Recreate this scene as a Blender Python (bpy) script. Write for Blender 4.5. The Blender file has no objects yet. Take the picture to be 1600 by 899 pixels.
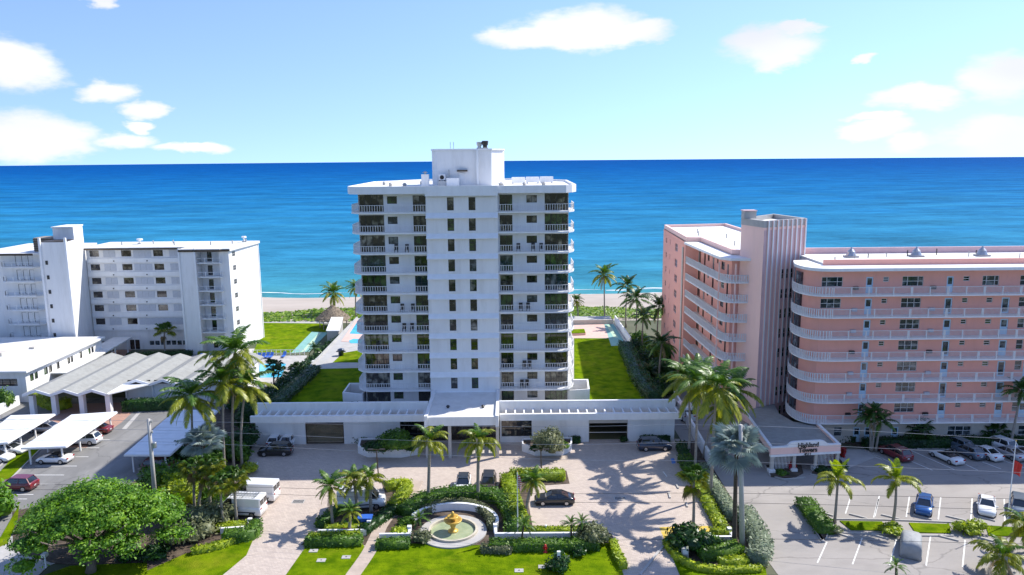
import bpy, math, random
from mathutils import Vector, Matrix
random.seed(7)
R = math.radians
scene = bpy.context.scene
col = scene.collection

# ------------------------------------------------------------------ camera
CAM_H = 41.0
PITCH = math.atan(202.5/1180)
ROLL = R(0.5)
cam_d = bpy.data.cameras.new('camera'); cam_d.sensor_width = 36; cam_d.lens = 36*1180/1600
cam_d.clip_start = .5; cam_d.clip_end = 60000
cam = bpy.data.objects.new('camera', cam_d); col.objects.link(cam)
cam.matrix_world = (Matrix.Translation((0, 0, CAM_H)) @ Matrix.Rotation(math.pi/2-PITCH, 4, 'X') @ Matrix.Rotation(-ROLL, 4, 'Z'))
scene.camera = cam
# survey helpers: where the line of sight of a photo point meets a height z, or a depth Y
_c, _s, _cr, _sr = math.cos(PITCH), math.sin(PITCH), math.cos(ROLL), math.sin(ROLL)
_F = (0, _c, -_s); _R = (_cr, -_s*_sr, -_c*_sr); _U = (_sr, _s*_cr, _c*_cr)
def ray(px, py):
    a = (px-800)/1180; b = (449.5-py)/1180
    return [_F[i]+a*_R[i]+b*_U[i] for i in range(3)]
def G(px, py, z=0.0):
    r = ray(px, py); t = (z-CAM_H)/r[2]; return (r[0]*t, r[1]*t)
def D(px, py, Y):
    r = ray(px, py); t = Y/r[1]; return (r[0]*t, CAM_H+r[2]*t)
def GP(pts, z=0.0): return [G(x, y, z) for x, y in pts]

# ------------------------------------------------------------------ sky and sun
SUN_AZ, SUN_EL = 60.0, 45.5          # azimuth measured from +Y (out to sea) towards +X
world = bpy.data.worlds.new('World'); scene.world = world; world.use_nodes = True
wn, wl = world.node_tree.nodes, world.node_tree.links
wn.clear()
w_out = wn.new('ShaderNodeOutputWorld'); w_bg = wn.new('ShaderNodeBackground'); w_bg.inputs[1].default_value = 0.15
sky = wn.new('ShaderNodeTexSky'); sky.sky_type = 'NISHITA'; sky.sun_disc = False
sky.sun_elevation = R(SUN_EL); sky.sun_rotation = R(SUN_AZ); sky.altitude = 0
sky.air_density = 1.0; sky.dust_density = 0.1; sky.ozone_density = 2.0
def wm(op, a, b=None, c=None):
    n = wn.new('ShaderNodeMath'); n.operation = op
    for i, v in enumerate((a, b, c)):
        if v is None: continue
        if isinstance(v, (int, float)): n.inputs[i].default_value = v
        else: wl.new(v, n.inputs[i])
    return n.outputs[0]
tc = wn.new('ShaderNodeTexCoord'); sep = wn.new('ShaderNodeSeparateXYZ'); wl.new(tc.outputs['Generated'], sep.inputs[0])
nz = wn.new('ShaderNodeTexNoise'); nz.inputs['Scale'].default_value = 13; nz.inputs['Detail'].default_value = 6; nz.inputs['Roughness'].default_value = .6
mp = wn.new('ShaderNodeMapping'); mp.inputs['Scale'].default_value = (1, 1, 2.6)
wl.new(tc.outputs['Generated'], mp.inputs[0]); wl.new(mp.outputs[0], nz.inputs['Vector'])
nsep = wn.new('ShaderNodeSeparateColor'); wl.new(nz.outputs['Color'], nsep.inputs[0])
az = wm('ARCTAN2', sep.outputs[0], sep.outputs[1]); el = wm('ARCSINE', sep.outputs[2])
azd = wm('MULTIPLY_ADD', nsep.outputs[0], .075, wm('SUBTRACT', az, .0375))
eld = wm('MULTIPLY_ADD', nsep.outputs[1], .036, wm('SUBTRACT', el, .018))
comb = wn.new('ShaderNodeCombineXYZ'); wl.new(azd, comb.inputs[0]); wl.new(eld, comb.inputs[1])
CLOUDS = [(905,44,88,34),(835,60,78,17),(985,49,60,17),(900,66,88,13),(1205,72,78,30),(1215,92,44,17),(1250,43,40,8),
    (1348,95,20,5),(1430,153,70,17),(1380,200,50,15),(1345,207,36,12),(1362,181,46,8),(1570,120,76,32),(1565,216,95,30),
    (1425,223,50,12),(25,103,80,33),(163,142,47,14),(228,168,36,13),(218,196,24,9),(35,214,105,36),(200,222,52,15),
    (300,234,70,9),(155,4,28,12)]
field = None
for (x, y, rx, ry) in CLOUDS:
    d = Vector(ray(x, y)).normalized()
    a0, e0 = math.atan2(d.x, d.y), math.asin(d.z)
    k = d.y*d.y
    sx, sy = 1180/rx/k*.93, 1180/ry
    q = wn.new('ShaderNodeVectorMath'); q.operation = 'MULTIPLY_ADD'; wl.new(comb.outputs[0], q.inputs[0]); q.inputs[1].default_value = (sx, sy, 0); q.inputs[2].default_value = (-a0*sx, -e0*sy, 0)
    q2 = wn.new('ShaderNodeVectorMath'); q2.operation = 'DOT_PRODUCT'; wl.new(q.outputs[0], q2.inputs[0]); wl.new(q.outputs[0], q2.inputs[1])
    v = wm('SUBTRACT', 1.0, q2.outputs['Value'])
    field = v if field is None else wm('SMOOTH_MAX', field, v, .35)
# the same kind of scattered cloud goes on all round, outside the directions surveyed above
n2 = wn.new('ShaderNodeTexNoise'); n2.inputs['Scale'].default_value = 3.1; n2.inputs['Detail'].default_value = 3
wl.new(mp.outputs[0], n2.inputs['Vector'])
side = wm('MULTIPLY', wm('GREATER_THAN', wm('ABSOLUTE', az), .62), 1.0)
other = wm('SUBTRACT', wm('MULTIPLY', wm('SUBTRACT', n2.outputs[0], .62), 9), wm('MULTIPLY', wm('SUBTRACT', 1.0, side), 50))
field = wm('MAXIMUM', field, other)
field = wm('ADD', field, wm('MULTIPLY', wm('SUBTRACT', nsep.outputs[2], .5), 1.7))
mr = wn.new('ShaderNodeMapRange'); mr.interpolation_type = 'SMOOTHSTEP'
mr.inputs['From Min'].default_value = -.3; mr.inputs['From Max'].default_value = .8; mr.inputs['To Max'].default_value = .95
wl.new(field, mr.inputs['Value'])
# clear marine air: the band of sky by the horizon is as blue as a few degrees above it
lift = wn.new('ShaderNodeVectorMath'); lift.operation = 'MULTIPLY_ADD'; lift.inputs[1].default_value = (1, 1, .96); lift.inputs[2].default_value = (0, 0, .19)
wl.new(tc.outputs['Generated'], lift.inputs[0]); nrm = wn.new('ShaderNodeVectorMath'); nrm.operation = 'NORMALIZE'; wl.new(lift.outputs[0], nrm.inputs[0]); wl.new(nrm.outputs[0], sky.inputs['Vector'])
hsv = wn.new('ShaderNodeHueSaturation'); hsv.inputs['Saturation'].default_value = 1.08; hsv.inputs['Value'].default_value = .94; hsv.inputs['Hue'].default_value = .511
wl.new(sky.outputs[0], hsv.inputs['Color'])
cmix = wn.new('ShaderNodeMix'); cmix.data_type = 'RGBA'
wl.new(mr.outputs[0], cmix.inputs[0]); wl.new(hsv.outputs[0], cmix.inputs[6])
cshade = wn.new('ShaderNodeValToRGB')
cshade.color_ramp.elements[0].position = .3; cshade.color_ramp.elements[0].color = (3.0, 3.08, 3.3, 1)
cshade.color_ramp.elements[1].position = .65; cshade.color_ramp.elements[1].color = (4.0, 4.0, 4.05, 1)
wl.new(n2.outputs[0], cshade.inputs[0]); wl.new(cshade.outputs[0], cmix.inputs[7])
wl.new(cmix.outputs[2], w_bg.inputs[0]); wl.new(w_bg.outputs[0], w_out.inputs[0])

sun_d = bpy.data.lights.new('sun', 'SUN'); sun_d.energy = 3.55; sun_d.angle = R(.55); sun_d.color = (1, .955, .88)
sun = bpy.data.objects.new('sun', sun_d); col.objects.link(sun)
sv = Vector((math.sin(R(SUN_AZ))*math.cos(R(SUN_EL)), math.cos(R(SUN_AZ))*math.cos(R(SUN_EL)), math.sin(R(SUN_EL))))
sun.rotation_euler = sv.to_track_quat('Z', 'Y').to_euler(); sun.location = sv*300
vs = scene.view_settings; vs.view_transform = 'Standard'; vs.look = 'None'; vs.exposure = 0.9; vs.gamma = 1; vs.use_curve_mapping = False
scene.render.engine = 'CYCLES'
scene.cycles.max_bounces = 4; scene.cycles.diffuse_bounces = 3; scene.cycles.glossy_bounces = 2; scene.cycles.transparent_max_bounces = 8

# ------------------------------------------------------------------ materials
MATS = {}
def mat(name, c, rough=.7, var=.12, scale=1.5, c2=None, spec=.5, metal=0, bump=0, bscale=None, detail=4, coat=0, objvar=0, island=0, trans=0, coords='Object', stretch=(1,1,1), wear=None, cracks=0):
    """a plain procedural surface: base colour broken up by noise, optional second colour, bump, per-object and per-leaf variation"""
    if name in MATS: return MATS[name]
    m = bpy.data.materials.new(name); m.use_nodes = True; N, L = m.node_tree.nodes, m.node_tree.links
    b = N['Principled BSDF']; b.inputs['Roughness'].default_value = rough; b.inputs['Metallic'].default_value = metal
    b.inputs['Specular IOR Level'].default_value = spec; b.inputs['Coat Weight'].default_value = coat; b.inputs['Coat Roughness'].default_value = .03
    t = N.new('ShaderNodeTexCoord'); mp = N.new('ShaderNodeMapping'); mp.inputs['Scale'].default_value = stretch
    if coords == 'World':
        g = N.new('ShaderNodeNewGeometry'); L.new(g.outputs['Position'], mp.inputs[0])
    else: L.new(t.outputs[coords], mp.inputs[0])
    n = N.new('ShaderNodeTexNoise'); n.inputs['Scale'].default_value = scale; n.inputs['Detail'].default_value = detail; n.inputs['Roughness'].default_value = .6
    L.new(mp.outputs[0], n.inputs['Vector'])
    cr = N.new('ShaderNodeValToRGB'); e = cr.color_ramp.elements
    lo = tuple(max(0, v*(1-var)) for v in c); hi = tuple(min(1, v*(1+var)) for v in c) if c2 is None else c2
    e[0].position = .32; e[0].color = (*lo, 1); e[1].position = .68; e[1].color = (*hi, 1)
    L.new(n.outputs['Fac'], cr.inputs[0]); out = cr.outputs[0]
    if cracks:
        nd = N.new('ShaderNodeTexNoise'); nd.inputs['Scale'].default_value = .5; nd.inputs['Detail'].default_value = 5; L.new(mp.outputs[0], nd.inputs['Vector'])
        va = N.new('ShaderNodeVectorMath'); va.operation = 'MULTIPLY_ADD'; L.new(nd.outputs['Color'], va.inputs[0]); va.inputs[1].default_value = (2.5,2.5,0); L.new(mp.outputs[0], va.inputs[2])
        vo = N.new('ShaderNodeTexVoronoi'); vo.feature = 'DISTANCE_TO_EDGE'; vo.inputs['Scale'].default_value = cracks; L.new(va.outputs[0], vo.inputs['Vector'])
        cc = N.new('ShaderNodeMapRange'); cc.inputs['From Max'].default_value = .012; cc.inputs['To Min'].default_value = .38; cc.inputs['To Max'].default_value = 0; L.new(vo.outputs['Distance'], cc.inputs[0])
        xx = N.new('ShaderNodeMix'); xx.data_type = 'RGBA'; L.new(cc.outputs[0], xx.inputs[0]); L.new(out, xx.inputs[6]); xx.inputs[7].default_value = (.05,.048,.045,1); out = xx.outputs[2]
    if wear:                                   # (colour, scale, amount): stains with a shape of their own
        n3 = N.new('ShaderNodeTexNoise'); n3.inputs['Scale'].default_value = wear[1]; n3.inputs['Detail'].default_value = 8; n3.inputs['Roughness'].default_value = .7
        L.new(mp.outputs[0], n3.inputs['Vector'])
        r3 = N.new('ShaderNodeValToRGB'); r3.color_ramp.elements[0].position = .5; r3.color_ramp.elements[1].position = .72
        r3.color_ramp.elements[0].color = (0,0,0,1); r3.color_ramp.elements[1].color = (wear[2],)*3+(1,)
        L.new(n3.outputs['Fac'], r3.inputs[0])
        x = N.new('ShaderNodeMix'); x.data_type = 'RGBA'; L.new(r3.outputs[0], x.inputs[0]); L.new(out, x.inputs[6]); x.inputs[7].default_value = (*wear[0], 1); out = x.outputs[2]
    if objvar or island:
        h = N.new('ShaderNodeHueSaturation'); src = N.new('ShaderNodeObjectInfo').outputs['Random'] if objvar else N.new('ShaderNodeNewGeometry').outputs['Random Per Island']
        k = objvar or island
        r = N.new('ShaderNodeMapRange'); L.new(src, r.inputs[0]); r.inputs['To Min'].default_value = 1-k; r.inputs['To Max'].default_value = 1+k; L.new(r.outputs[0], h.inputs['Value'])
        if island:
            r2 = N.new('ShaderNodeMapRange'); L.new(src, r2.inputs[0]); r2.inputs['To Min'].default_value = .5+.05*k; r2.inputs['To Max'].default_value = .5-.05*k; L.new(r2.outputs[0], h.inputs['Hue'])
        L.new(out, h.inputs['Color']); out = h.outputs[0]
    L.new(out, b.inputs['Base Color'])
    if bump:
        nb = N.new('ShaderNodeTexNoise'); nb.inputs['Scale'].default_value = bscale or scale*6; nb.inputs['Detail'].default_value = 5; L.new(mp.outputs[0], nb.inputs['Vector'])
        bp = N.new('ShaderNodeBump'); bp.inputs['Strength'].default_value = bump; bp.inputs['Distance'].default_value = .1; L.new(nb.outputs['Fac'], bp.inputs['Height']); L.new(bp.outputs[0], b.inputs['Normal'])
    if trans:
        tr = N.new('ShaderNodeBsdfTranslucent'); h2 = N.new('ShaderNodeHueSaturation'); h2.inputs['Value'].default_value = 1.5; h2.inputs['Saturation'].default_value = 1.1
        L.new(out, h2.inputs['Color']); L.new(h2.outputs[0], tr.inputs[0])
        mx = N.new('ShaderNodeMixShader'); mx.inputs[0].default_value = trans; L.new(b.outputs[0], mx.inputs[1]); L.new(tr.outputs[0], mx.inputs[2]); L.new(mx.outputs[0], N['Material Output'].inputs[0])
    MATS[name] = m; return m

def brickmat(name, c1, c2, mortar, bw, bh, scale=1.0, rough=.8, ms=.012, wear=((.3,.27,.25),.35,.5), rot=0):
    m = mat(name, c1, rough, .1, 2, coords='World'); N, L = m.node_tree.nodes, m.node_tree.links
    b = N['Principled BSDF']; mpn = [x for x in N if x.type == 'MAPPING'][0]; mpn.inputs['Rotation'].default_value = (0, 0, rot)
    bt = N.new('ShaderNodeTexBrick'); bt.inputs['Color1'].default_value = (*c1,1); bt.inputs['Color2'].default_value = (*c2,1); bt.inputs['Mortar'].default_value = (*mortar,1)
    bt.inputs['Scale'].default_value = scale; bt.inputs['Brick Width'].default_value = bw; bt.inputs['Row Height'].default_value = bh; bt.inputs['Mortar Size'].default_value = ms
    L.new(mpn.outputs[0], bt.inputs['Vector'])
    n = N.new('ShaderNodeTexNoise'); n.inputs['Scale'].default_value = wear[1]; n.inputs['Detail'].default_value = 9; n.inputs['Roughness'].default_value = .72; L.new(mpn.outputs[0], n.inputs['Vector'])
    r = N.new('ShaderNodeValToRGB'); r.color_ramp.elements[0].position = .45; r.color_ramp.elements[1].position = .78; r.color_ramp.elements[0].color = (0,0,0,1); r.color_ramp.elements[1].color = (wear[2],)*3+(1,)
    L.new(n.outputs['Fac'], r.inputs[0]); x = N.new('ShaderNodeMix'); x.data_type = 'RGBA'; L.new(r.outputs[0], x.inputs[0]); L.new(bt.outputs[0], x.inputs[6]); x.inputs[7].default_value = (*wear[0],1)
    L.new(x.outputs[2], b.inputs['Base Color']); return m

def glassmat(name, dark, light, thr=.55, rough=.04):
    """window glass seen from outside by day: dark room, patches of blind, curtain or painted-in tree reflection, mirror reflections"""
    m = mat(name, dark, rough, .3, .9, c2=dark, spec=.8, coat=.6); N, L = m.node_tree.nodes, m.node_tree.links
    b = N['Principled BSDF']; oi = N.new('ShaderNodeObjectInfo'); t = N.new('ShaderNodeTexCoord')
    va = N.new('ShaderNodeVectorMath'); va.operation = 'ADD'; L.new(t.outputs['Object'], va.inputs[0])
    cx = N.new('ShaderNodeCombineXYZ'); mu = N.new('ShaderNodeMath'); mu.operation = 'MULTIPLY'; mu.inputs[1].default_value = 97; L.new(oi.outputs['Random'], mu.inputs[0])
    for i in range(3): L.new(mu.outputs[0], cx.inputs[i])
    L.new(cx.outputs[0], va.inputs[1])
    n = N.new('ShaderNodeTexNoise'); n.inputs['Scale'].default_value = .85; n.inputs['Detail'].default_value = 4; L.new(va.outputs[0], n.inputs['Vector'])
    r = N.new('ShaderNodeValToRGB'); r.color_ramp.elements[0].position = thr-.08; r.color_ramp.elements[1].position = thr+.12
    r.color_ramp.elements[0].color = (*dark,1); r.color_ramp.elements[1].color = (*light,1); L.new(n.outputs['Fac'], r.inputs[0]); L.new(r.outputs[0], b.inputs['Base Color'])
    return m

M = dict(
  white = mat('white_stucco', (.80,.79,.77), .75, .05, .6, bump=.08, bscale=9, wear=((.56,.54,.50),.7,.42), stretch=(1,1,.16)),
  white2 = mat('white_paint', (.82,.82,.81), .55, .04, 1.2, wear=((.62,.60,.57),.8,.3), stretch=(1,1,.3)),
  rail = mat('white_railing_paint', (.74,.73,.72), .4, .04, 2),
  roofw = mat('white_roof_coating', (.72,.71,.68), .7, .06, .5, wear=((.5,.47,.42),.4,.45), bump=.05),
  roofg = mat('grey_gravel_roof', (.31,.31,.285), .9, .1, 1.4, bump=.4, bscale=14, wear=((.24,.23,.21),.3,.5)),
  grey = mat('grey_concrete', (.42,.41,.39), .85, .1, 1, wear=((.28,.27,.25),.5,.4)),
  beige = mat('beige_stucco', (.52,.48,.42), .8, .06, 1),
  pink = mat('pink_stucco', (.90,.43,.335), .8, .05, .5, bump=.06, bscale=9, wear=((.66,.33,.28),.5,.5), stretch=(1,1,.3)),
  pinkl = mat('pale_pink_stucco', (.94,.63,.54), .8, .05, .5, bump=.06, bscale=9, wear=((.70,.44,.40),.5,.4), stretch=(1,1,.2)),
  mauve = mat('mauve_stucco', (.66,.45,.45), .8, .05, .8),
  frame = mat('dark_window_frame', (.03,.028,.026), .45, .1, 3),
  framew = mat('white_window_frame', (.72,.71,.68), .5, .04, 3),
  glass = glassmat('window_glass', (.006,.009,.009), (.26,.24,.17), .60),
  glassg = glassmat('painted_green_reflection_glass', (.006,.013,.008), (.05,.10,.03), .50),  # mirrored trees painted into the glass colour as green blotches
  glassc = glassmat('curtained_window_glass', (.02,.02,.018), (.34,.32,.27), .54),
  glassb = glassmat('blue_window_glass', (.015,.03,.04), (.22,.25,.25), .58),
  glassd = glassmat('brown_window_glass', (.035,.025,.02), (.22,.19,.14), .58),
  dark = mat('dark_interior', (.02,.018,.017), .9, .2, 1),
  shutter = mat('grey_shutter', (.52,.54,.58), .6, .06, 2),
  bluedoor = mat('pale_blue_door', (.50,.68,.80), .5, .05, 2),
  bronze = mat('bronze_metal', (.10,.075,.055), .45, .15, 3, metal=.6),
  metal = mat('galvanised_metal', (.45,.46,.47), .4, .1, 3, metal=.8),
  black = mat('black_rubber', (.018,.018,.018), .75, .2, 4),
  wood = mat('weathered_wood', (.30,.25,.20), .85, .2, 3, stretch=(1,1,.2)),
  conc = mat('pale_concrete', (.43,.41,.38), .85, .1, .7, coords='World', wear=((.36,.34,.31),.4,.5)),
  asphalt = mat('weathered_asphalt', (.20,.195,.185), .92, .14, .35, coords='World', bump=.15, bscale=5, wear=((.33,.32,.30),.12,.85), stretch=(1,.4,1), cracks=.16),
  asphaltr = mat('pale_weathered_asphalt', (.34,.31,.28), .92, .14, .3, coords='World', bump=.15, bscale=5, wear=((.19,.18,.17),.15,.8), stretch=(.5,1,1), cracks=.14),
  asphaltn = mat('dark_sealed_asphalt', (.115,.115,.115), .9, .15, .5, coords='World', wear=((.19,.18,.17),.2,.6)),
  line = mat('road_marking_paint', (.74,.73,.69), .6, .06, 2, coords='World', wear=((.4,.39,.37),2.5,.6)),
  yellow = mat('yellow_marking_paint', (.60,.42,.05), .7, .1, 1, coords='World', wear=((.45,.38,.28),1.2,.9)),
  bluepaint = mat('blue_marking_paint', (.06,.2,.55), .7, .1, 2, coords='World', wear=((.3,.3,.35),2.5,.5)),
  grass = mat('lawn_grass', (.075,.16,.002), .9, .25, .55, c2=(.18,.26,.004), coords='World', bump=.9, bscale=12, spec=.02, wear=((.28,.27,.02),.2,.55)),
  soil = mat('mulch_soil', (.085,.06,.042), .95, .35, 1.2, coords='World', bump=.6, bscale=8, wear=((.17,.13,.09),.6,.6)),
  land = mat('land', (.06,.09,.03), .95, .3, .05, coords='World', c2=(.13,.13,.08)),
  sand = mat('beach_sand', (.43,.37,.31), .95, .08, .2, coords='World', bump=.4, bscale=1.5, wear=((.36,.30,.24),.12,.6), stretch=(.3,1,1)),
  gold = mat('gilded_stone', (.62,.40,.08), .45, .2, 3, metal=.25, wear=((.45,.24,.05),2,.6)),
  red = mat('red_paint', (.55,.02,.02), .4, .1, 3),
  blue = mat('blue_paint', (.03,.12,.48), .5, .15, 3),
  cover = mat('grey_car_cover', (.30,.31,.31), .7, .08, 1.5, bump=.5, bscale=2.5, stretch=(1,1,1)),
  thatch = mat('palm_thatch', (.30,.235,.165), .95, .35, 3, bump=1, bscale=9, stretch=(1,1,.4)),
  teal = mat('teal_court_paint', (.20,.40,.36), .8, .08, .8, coords='World'),
  palecourt = mat('pale_green_court_paint', (.42,.56,.40), .8, .06, .8, coords='World'),
  poolw = mat('pool_water', (.03,.42,.62), .08, .15, .6, c2=(.08,.55,.72), bump=.15, bscale=2, coords='World'),
  fountw = mat('fountain_water', (.30,.36,.20), .08, .1, .8, c2=(.40,.44,.27), bump=.12, bscale=3, coords='World'),
  pinkdeck = mat('pink_paver_deck', (.62,.43,.36), .85, .08, .8, coords='World'),
)
M['paver'] = brickmat('cream_paving_bricks', (.57,.475,.395), (.47,.385,.32), (.33,.28,.24), .42, .21, wear=((.34,.28,.25),.28,.55), rot=R(18))
M['redbrick'] = brickmat('red_paving_bricks', (.48,.27,.19), (.42,.23,.165), (.3,.2,.15), .4, .2)
def leafmat(name, c, c2, trans=.28, island=.38, rough=.5):
    return mat(name, c, rough, .25, .55, c2=c2, island=island, trans=trans, spec=.4)
M.update(
  leaf_tree = leafmat('bright_tree_leaves', (.085,.23,.012), (.17,.33,.018)),
  leaf_dark = leafmat('dark_glossy_leaves', (0.0175,0.0625,0.0125), (0.035,0.106,0.0175), rough=.4),
  leaf_mid = leafmat('mid_green_leaves', (.055,.15,.014), (.12,.23,.02)),
  leaf_lime = leafmat('lime_hedge_leaves', (.22,.33,.012), (.36,.45,.02)),
  leaf_grey = leafmat('grey_green_leaves', (0.125,0.163,0.075), (0.237,0.25,0.125)),
  leaf_var = leafmat('variegated_leaves', (.20,.26,.16), (.34,.40,.26)),
  leaf_red = leafmat('red_leaves', (0.36,0.0144,0.0144), (0.504,0.036,0.024)),
  leaf_dune = leafmat('dune_leaves', (0.144,0.272,0.024), (0.24,0.368,0.032)),
  frond = leafmat('palm_frond_green', (0.0653,0.152,0.0174), (0.123,0.232,0.0261), .25, .3, .42),
  frondy = leafmat('palm_frond_yellowish', (0.195,0.247,0.0156), (0.325,0.338,0.026), .25, .3, .42),
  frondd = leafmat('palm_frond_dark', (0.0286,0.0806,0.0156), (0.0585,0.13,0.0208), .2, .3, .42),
  fronds = leafmat('palm_frond_silver', (0.299,0.38,0.333), (0.414,0.483,0.425), .12, .2, .55),
  frondbr = leafmat('dead_palm_frond', (.22,.15,.07), (.34,.25,.12), .15, .25, .7),
  trunk = mat('grey_palm_trunk', (.30,.265,.22), .9, .18, 2.5, bump=.5, bscale=6, stretch=(1,1,3)),
  trunkd = mat('dark_palm_trunk', (.10,.075,.055), .95, .3, 4, bump=.8, bscale=6, stretch=(1,1,2)),
  bark = mat('tree_bark', (.17,.13,.10), .95, .25, 3, bump=.6, bscale=7, stretch=(1,1,.3)),
  crownshaft = mat('green_crownshaft', (.16,.22,.06), .5, .15, 2),
)

# ------------------------------------------------------------------ building helpers
def tag(o, label=None, cat=None, group=None, kind=None):
    if label: o['label'] = label
    if cat: o['category'] = cat
    if group: o['group'] = group
    if kind: o['kind'] = kind
    return o
def empty(name, loc, label=None, cat=None, group=None, rz=0.0):
    o = bpy.data.objects.new(name, None); o.empty_display_size = .3; col.objects.link(o); o.location = loc; o.rotation_euler = (0, 0, rz)
    return tag(o, label, cat, group)
def wmat(o):
    m = Matrix.LocRotScale(o.location, o.rotation_euler, o.scale)
    return (wmat(o.parent) @ o.matrix_parent_inverse @ m) if o.parent else m
def link(name, mesh, parent=None, loc=(0,0,0), rz=0.0, world=False, scale=None):
    o = bpy.data.objects.new(name, mesh); col.objects.link(o); o.location = loc; o.rotation_euler = (0, 0, rz)
    if scale: o.scale = scale if hasattr(scale, '__len__') else (scale,)*3
    if parent:
        o.parent = parent
        if world: o.matrix_parent_inverse = wmat(parent).inverted()
    return o
class MB:
    def __init__(s): s.v = []; s.f = []; s.m = []; s.mi = 0
    def add(s, vs, fs):
        k = len(s.v); s.v += vs; s.f += [tuple(i+k for i in f) for f in fs]; s.m += [s.mi]*len(fs); return s
    def box(s, x0, x1, y0, y1, z0, z1):
        return s.add([(x0,y0,z0),(x1,y0,z0),(x1,y1,z0),(x0,y1,z0),(x0,y0,z1),(x1,y0,z1),(x1,y1,z1),(x0,y1,z1)],
                     [(0,3,2,1),(4,5,6,7),(0,1,5,4),(1,2,6,5),(2,3,7,6),(3,0,4,7)])
    def bar(s, a, b, w, h):
        """square bar from a to b, w wide (horizontal) and h high, axis at its centre"""
        a, b = Vector(a), Vector(b); d = (b-a).normalized(); up = Vector((0,0,1)) if abs(d.z) < .95 else Vector((0,1,0))
        n = d.cross(up).normalized()*(w/2); u = n.cross(d).normalized()*(h/2)
        return s.add([tuple(p) for q in (a, b) for p in (q-n-u, q+n-u, q+n+u, q-n+u)], [(0,1,2,3),(7,6,5,4),(0,4,5,1),(1,5,6,2),(2,6,7,3),(3,7,4,0)])
    def prism(s, poly, z0, z1, bottom=True):
        n = len(poly); a = sum(poly[i][0]*poly[(i+1)%n][1]-poly[(i+1)%n][0]*poly[i][1] for i in range(n))
        if a < 0: poly = poly[::-1]
        vs = [(x,y,z0) for x,y in poly]+[(x,y,z1) for x,y in poly]
        fs = [(i,(i+1)%n,(i+1)%n+n,i+n) for i in range(n)]+[tuple(range(n,2*n))]
        if bottom: fs.append(tuple(range(n-1,-1,-1)))
        return s.add(vs, fs)
    def ring(s, outer, inner, z0, z1):
        """kerb or parapet between two closed outlines of the same length"""
        n = len(outer); vs = [(x,y,z) for z in (z0,z1) for p in (outer,inner) for x,y in p]
        fs = []
        for i in range(n):
            j = (i+1)%n
            fs += [(i,j,j+2*n,i+2*n),(j+n,i+n,i+3*n,j+3*n),(i+2*n,j+2*n,j+3*n,i+3*n)]
        return s.add(vs, fs)
    def tube(s, pts, rad, n=8, cap=True):
        k0 = len(s.v); vs = []; fs = []; pts = [Vector(p) for p in pts]
        for i, p in enumerate(pts):
            d = (pts[min(i+1,len(pts)-1)]-pts[max(i-1,0)]).normalized(); up = Vector((0,0,1)) if abs(d.z) < .9 else Vector((1,0,0))
            a = d.cross(up).normalized(); b = a.cross(d); r = rad[i] if hasattr(rad,'__len__') else rad
            for q in range(n):
                t = 2*math.pi*q/n; vs.append(tuple(p+a*math.cos(t)*r+b*math.sin(t)*r))
        for i in range(len(pts)-1):
            for q in range(n):
                fs.append((i*n+q, i*n+(q+1)%n, (i+1)*n+(q+1)%n, (i+1)*n+q))
        if cap: fs += [tuple(range(n-1,-1,-1)), tuple(range(len(vs)-n, len(vs)))]
        return s.add(vs, fs)
    def lathe(s, prof, c=(0,0,0), n=20):
        vs = [(c[0]+r*math.cos(2*math.pi*q/n), c[1]+r*math.sin(2*math.pi*q/n), c[2]+z) for r,z in prof for q in range(n)]
        fs = [(i*n+q, i*n+(q+1)%n, (i+1)*n+(q+1)%n, (i+1)*n+q) for i in range(len(prof)-1) for q in range(n)]
        fs += [tuple(range(n-1,-1,-1)), tuple(range(len(vs)-n, len(vs)))]
        return s.add(vs, fs)
    def strip(s, pts, w, z0, z1):
        """a band of constant width along a polyline, with thickness"""
        L, Rr = offset(pts, w/2); n = len(pts)
        vs = [(x,y,z) for z in (z0,z1) for p in (L,Rr) for x,y in p]; fs = []
        for i in range(n-1):
            j = i+1
            fs += [(2*n+i,3*n+i,3*n+j,2*n+j)[::1],(i,2*n+i,2*n+j,j),(n+i,n+j,3*n+j,3*n+i)]
        fs += [(0,n,3*n,2*n),(n-1,3*n-1,4*n-1,2*n-1)]
        return s.add(vs, fs)
    def mesh(s, name, mats, smooth=False):
        me = bpy.data.meshes.new(name); me.from_pydata(s.v, [], s.f)
        for m in (mats if isinstance(mats,(list,tuple)) else [mats]): me.materials.append(m)
        if any(s.m): me.polygons.foreach_set('material_index', s.m)
        if smooth: me.polygons.foreach_set('use_smooth', [True]*len(s.f))
        me.update(); return me
    def build(s, name, mats, parent=None, smooth=False, world=True):
        return link(name, s.mesh(name, mats, smooth), parent, world=world)
def offset(pts, h):
    L, Rr = [], []; n = len(pts)
    for i, p in enumerate(pts):
        a = pts[max(i-1,0)]; b = pts[min(i+1,n-1)]; dx, dy = b[0]-a[0], b[1]-a[1]; l = math.hypot(dx,dy) or 1
        L.append((p[0]-dy/l*h, p[1]+dx/l*h)); Rr.append((p[0]+dy/l*h, p[1]-dx/l*h))
    return L, Rr
def smooth_line(pts, k=6, closed=False):
    out = []; n = len(pts)
    for i in range(n if closed else n-1):
        P = [pts[(i+j)%n] if closed else pts[min(max(i+j,0),n-1)] for j in (-1,0,1,2)]
        for q in range(k):
            t = q/k
            out.append(tuple(.5*((2*P[1][a])+(-P[0][a]+P[2][a])*t+(2*P[0][a]-5*P[1][a]+4*P[2][a]-P[3][a])*t*t+(-P[0][a]+3*P[1][a]-3*P[2][a]+P[3][a])*t**3) for a in range(len(pts[0]))))
    if not closed: out.append(tuple(pts[-1]))
    return out
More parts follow.
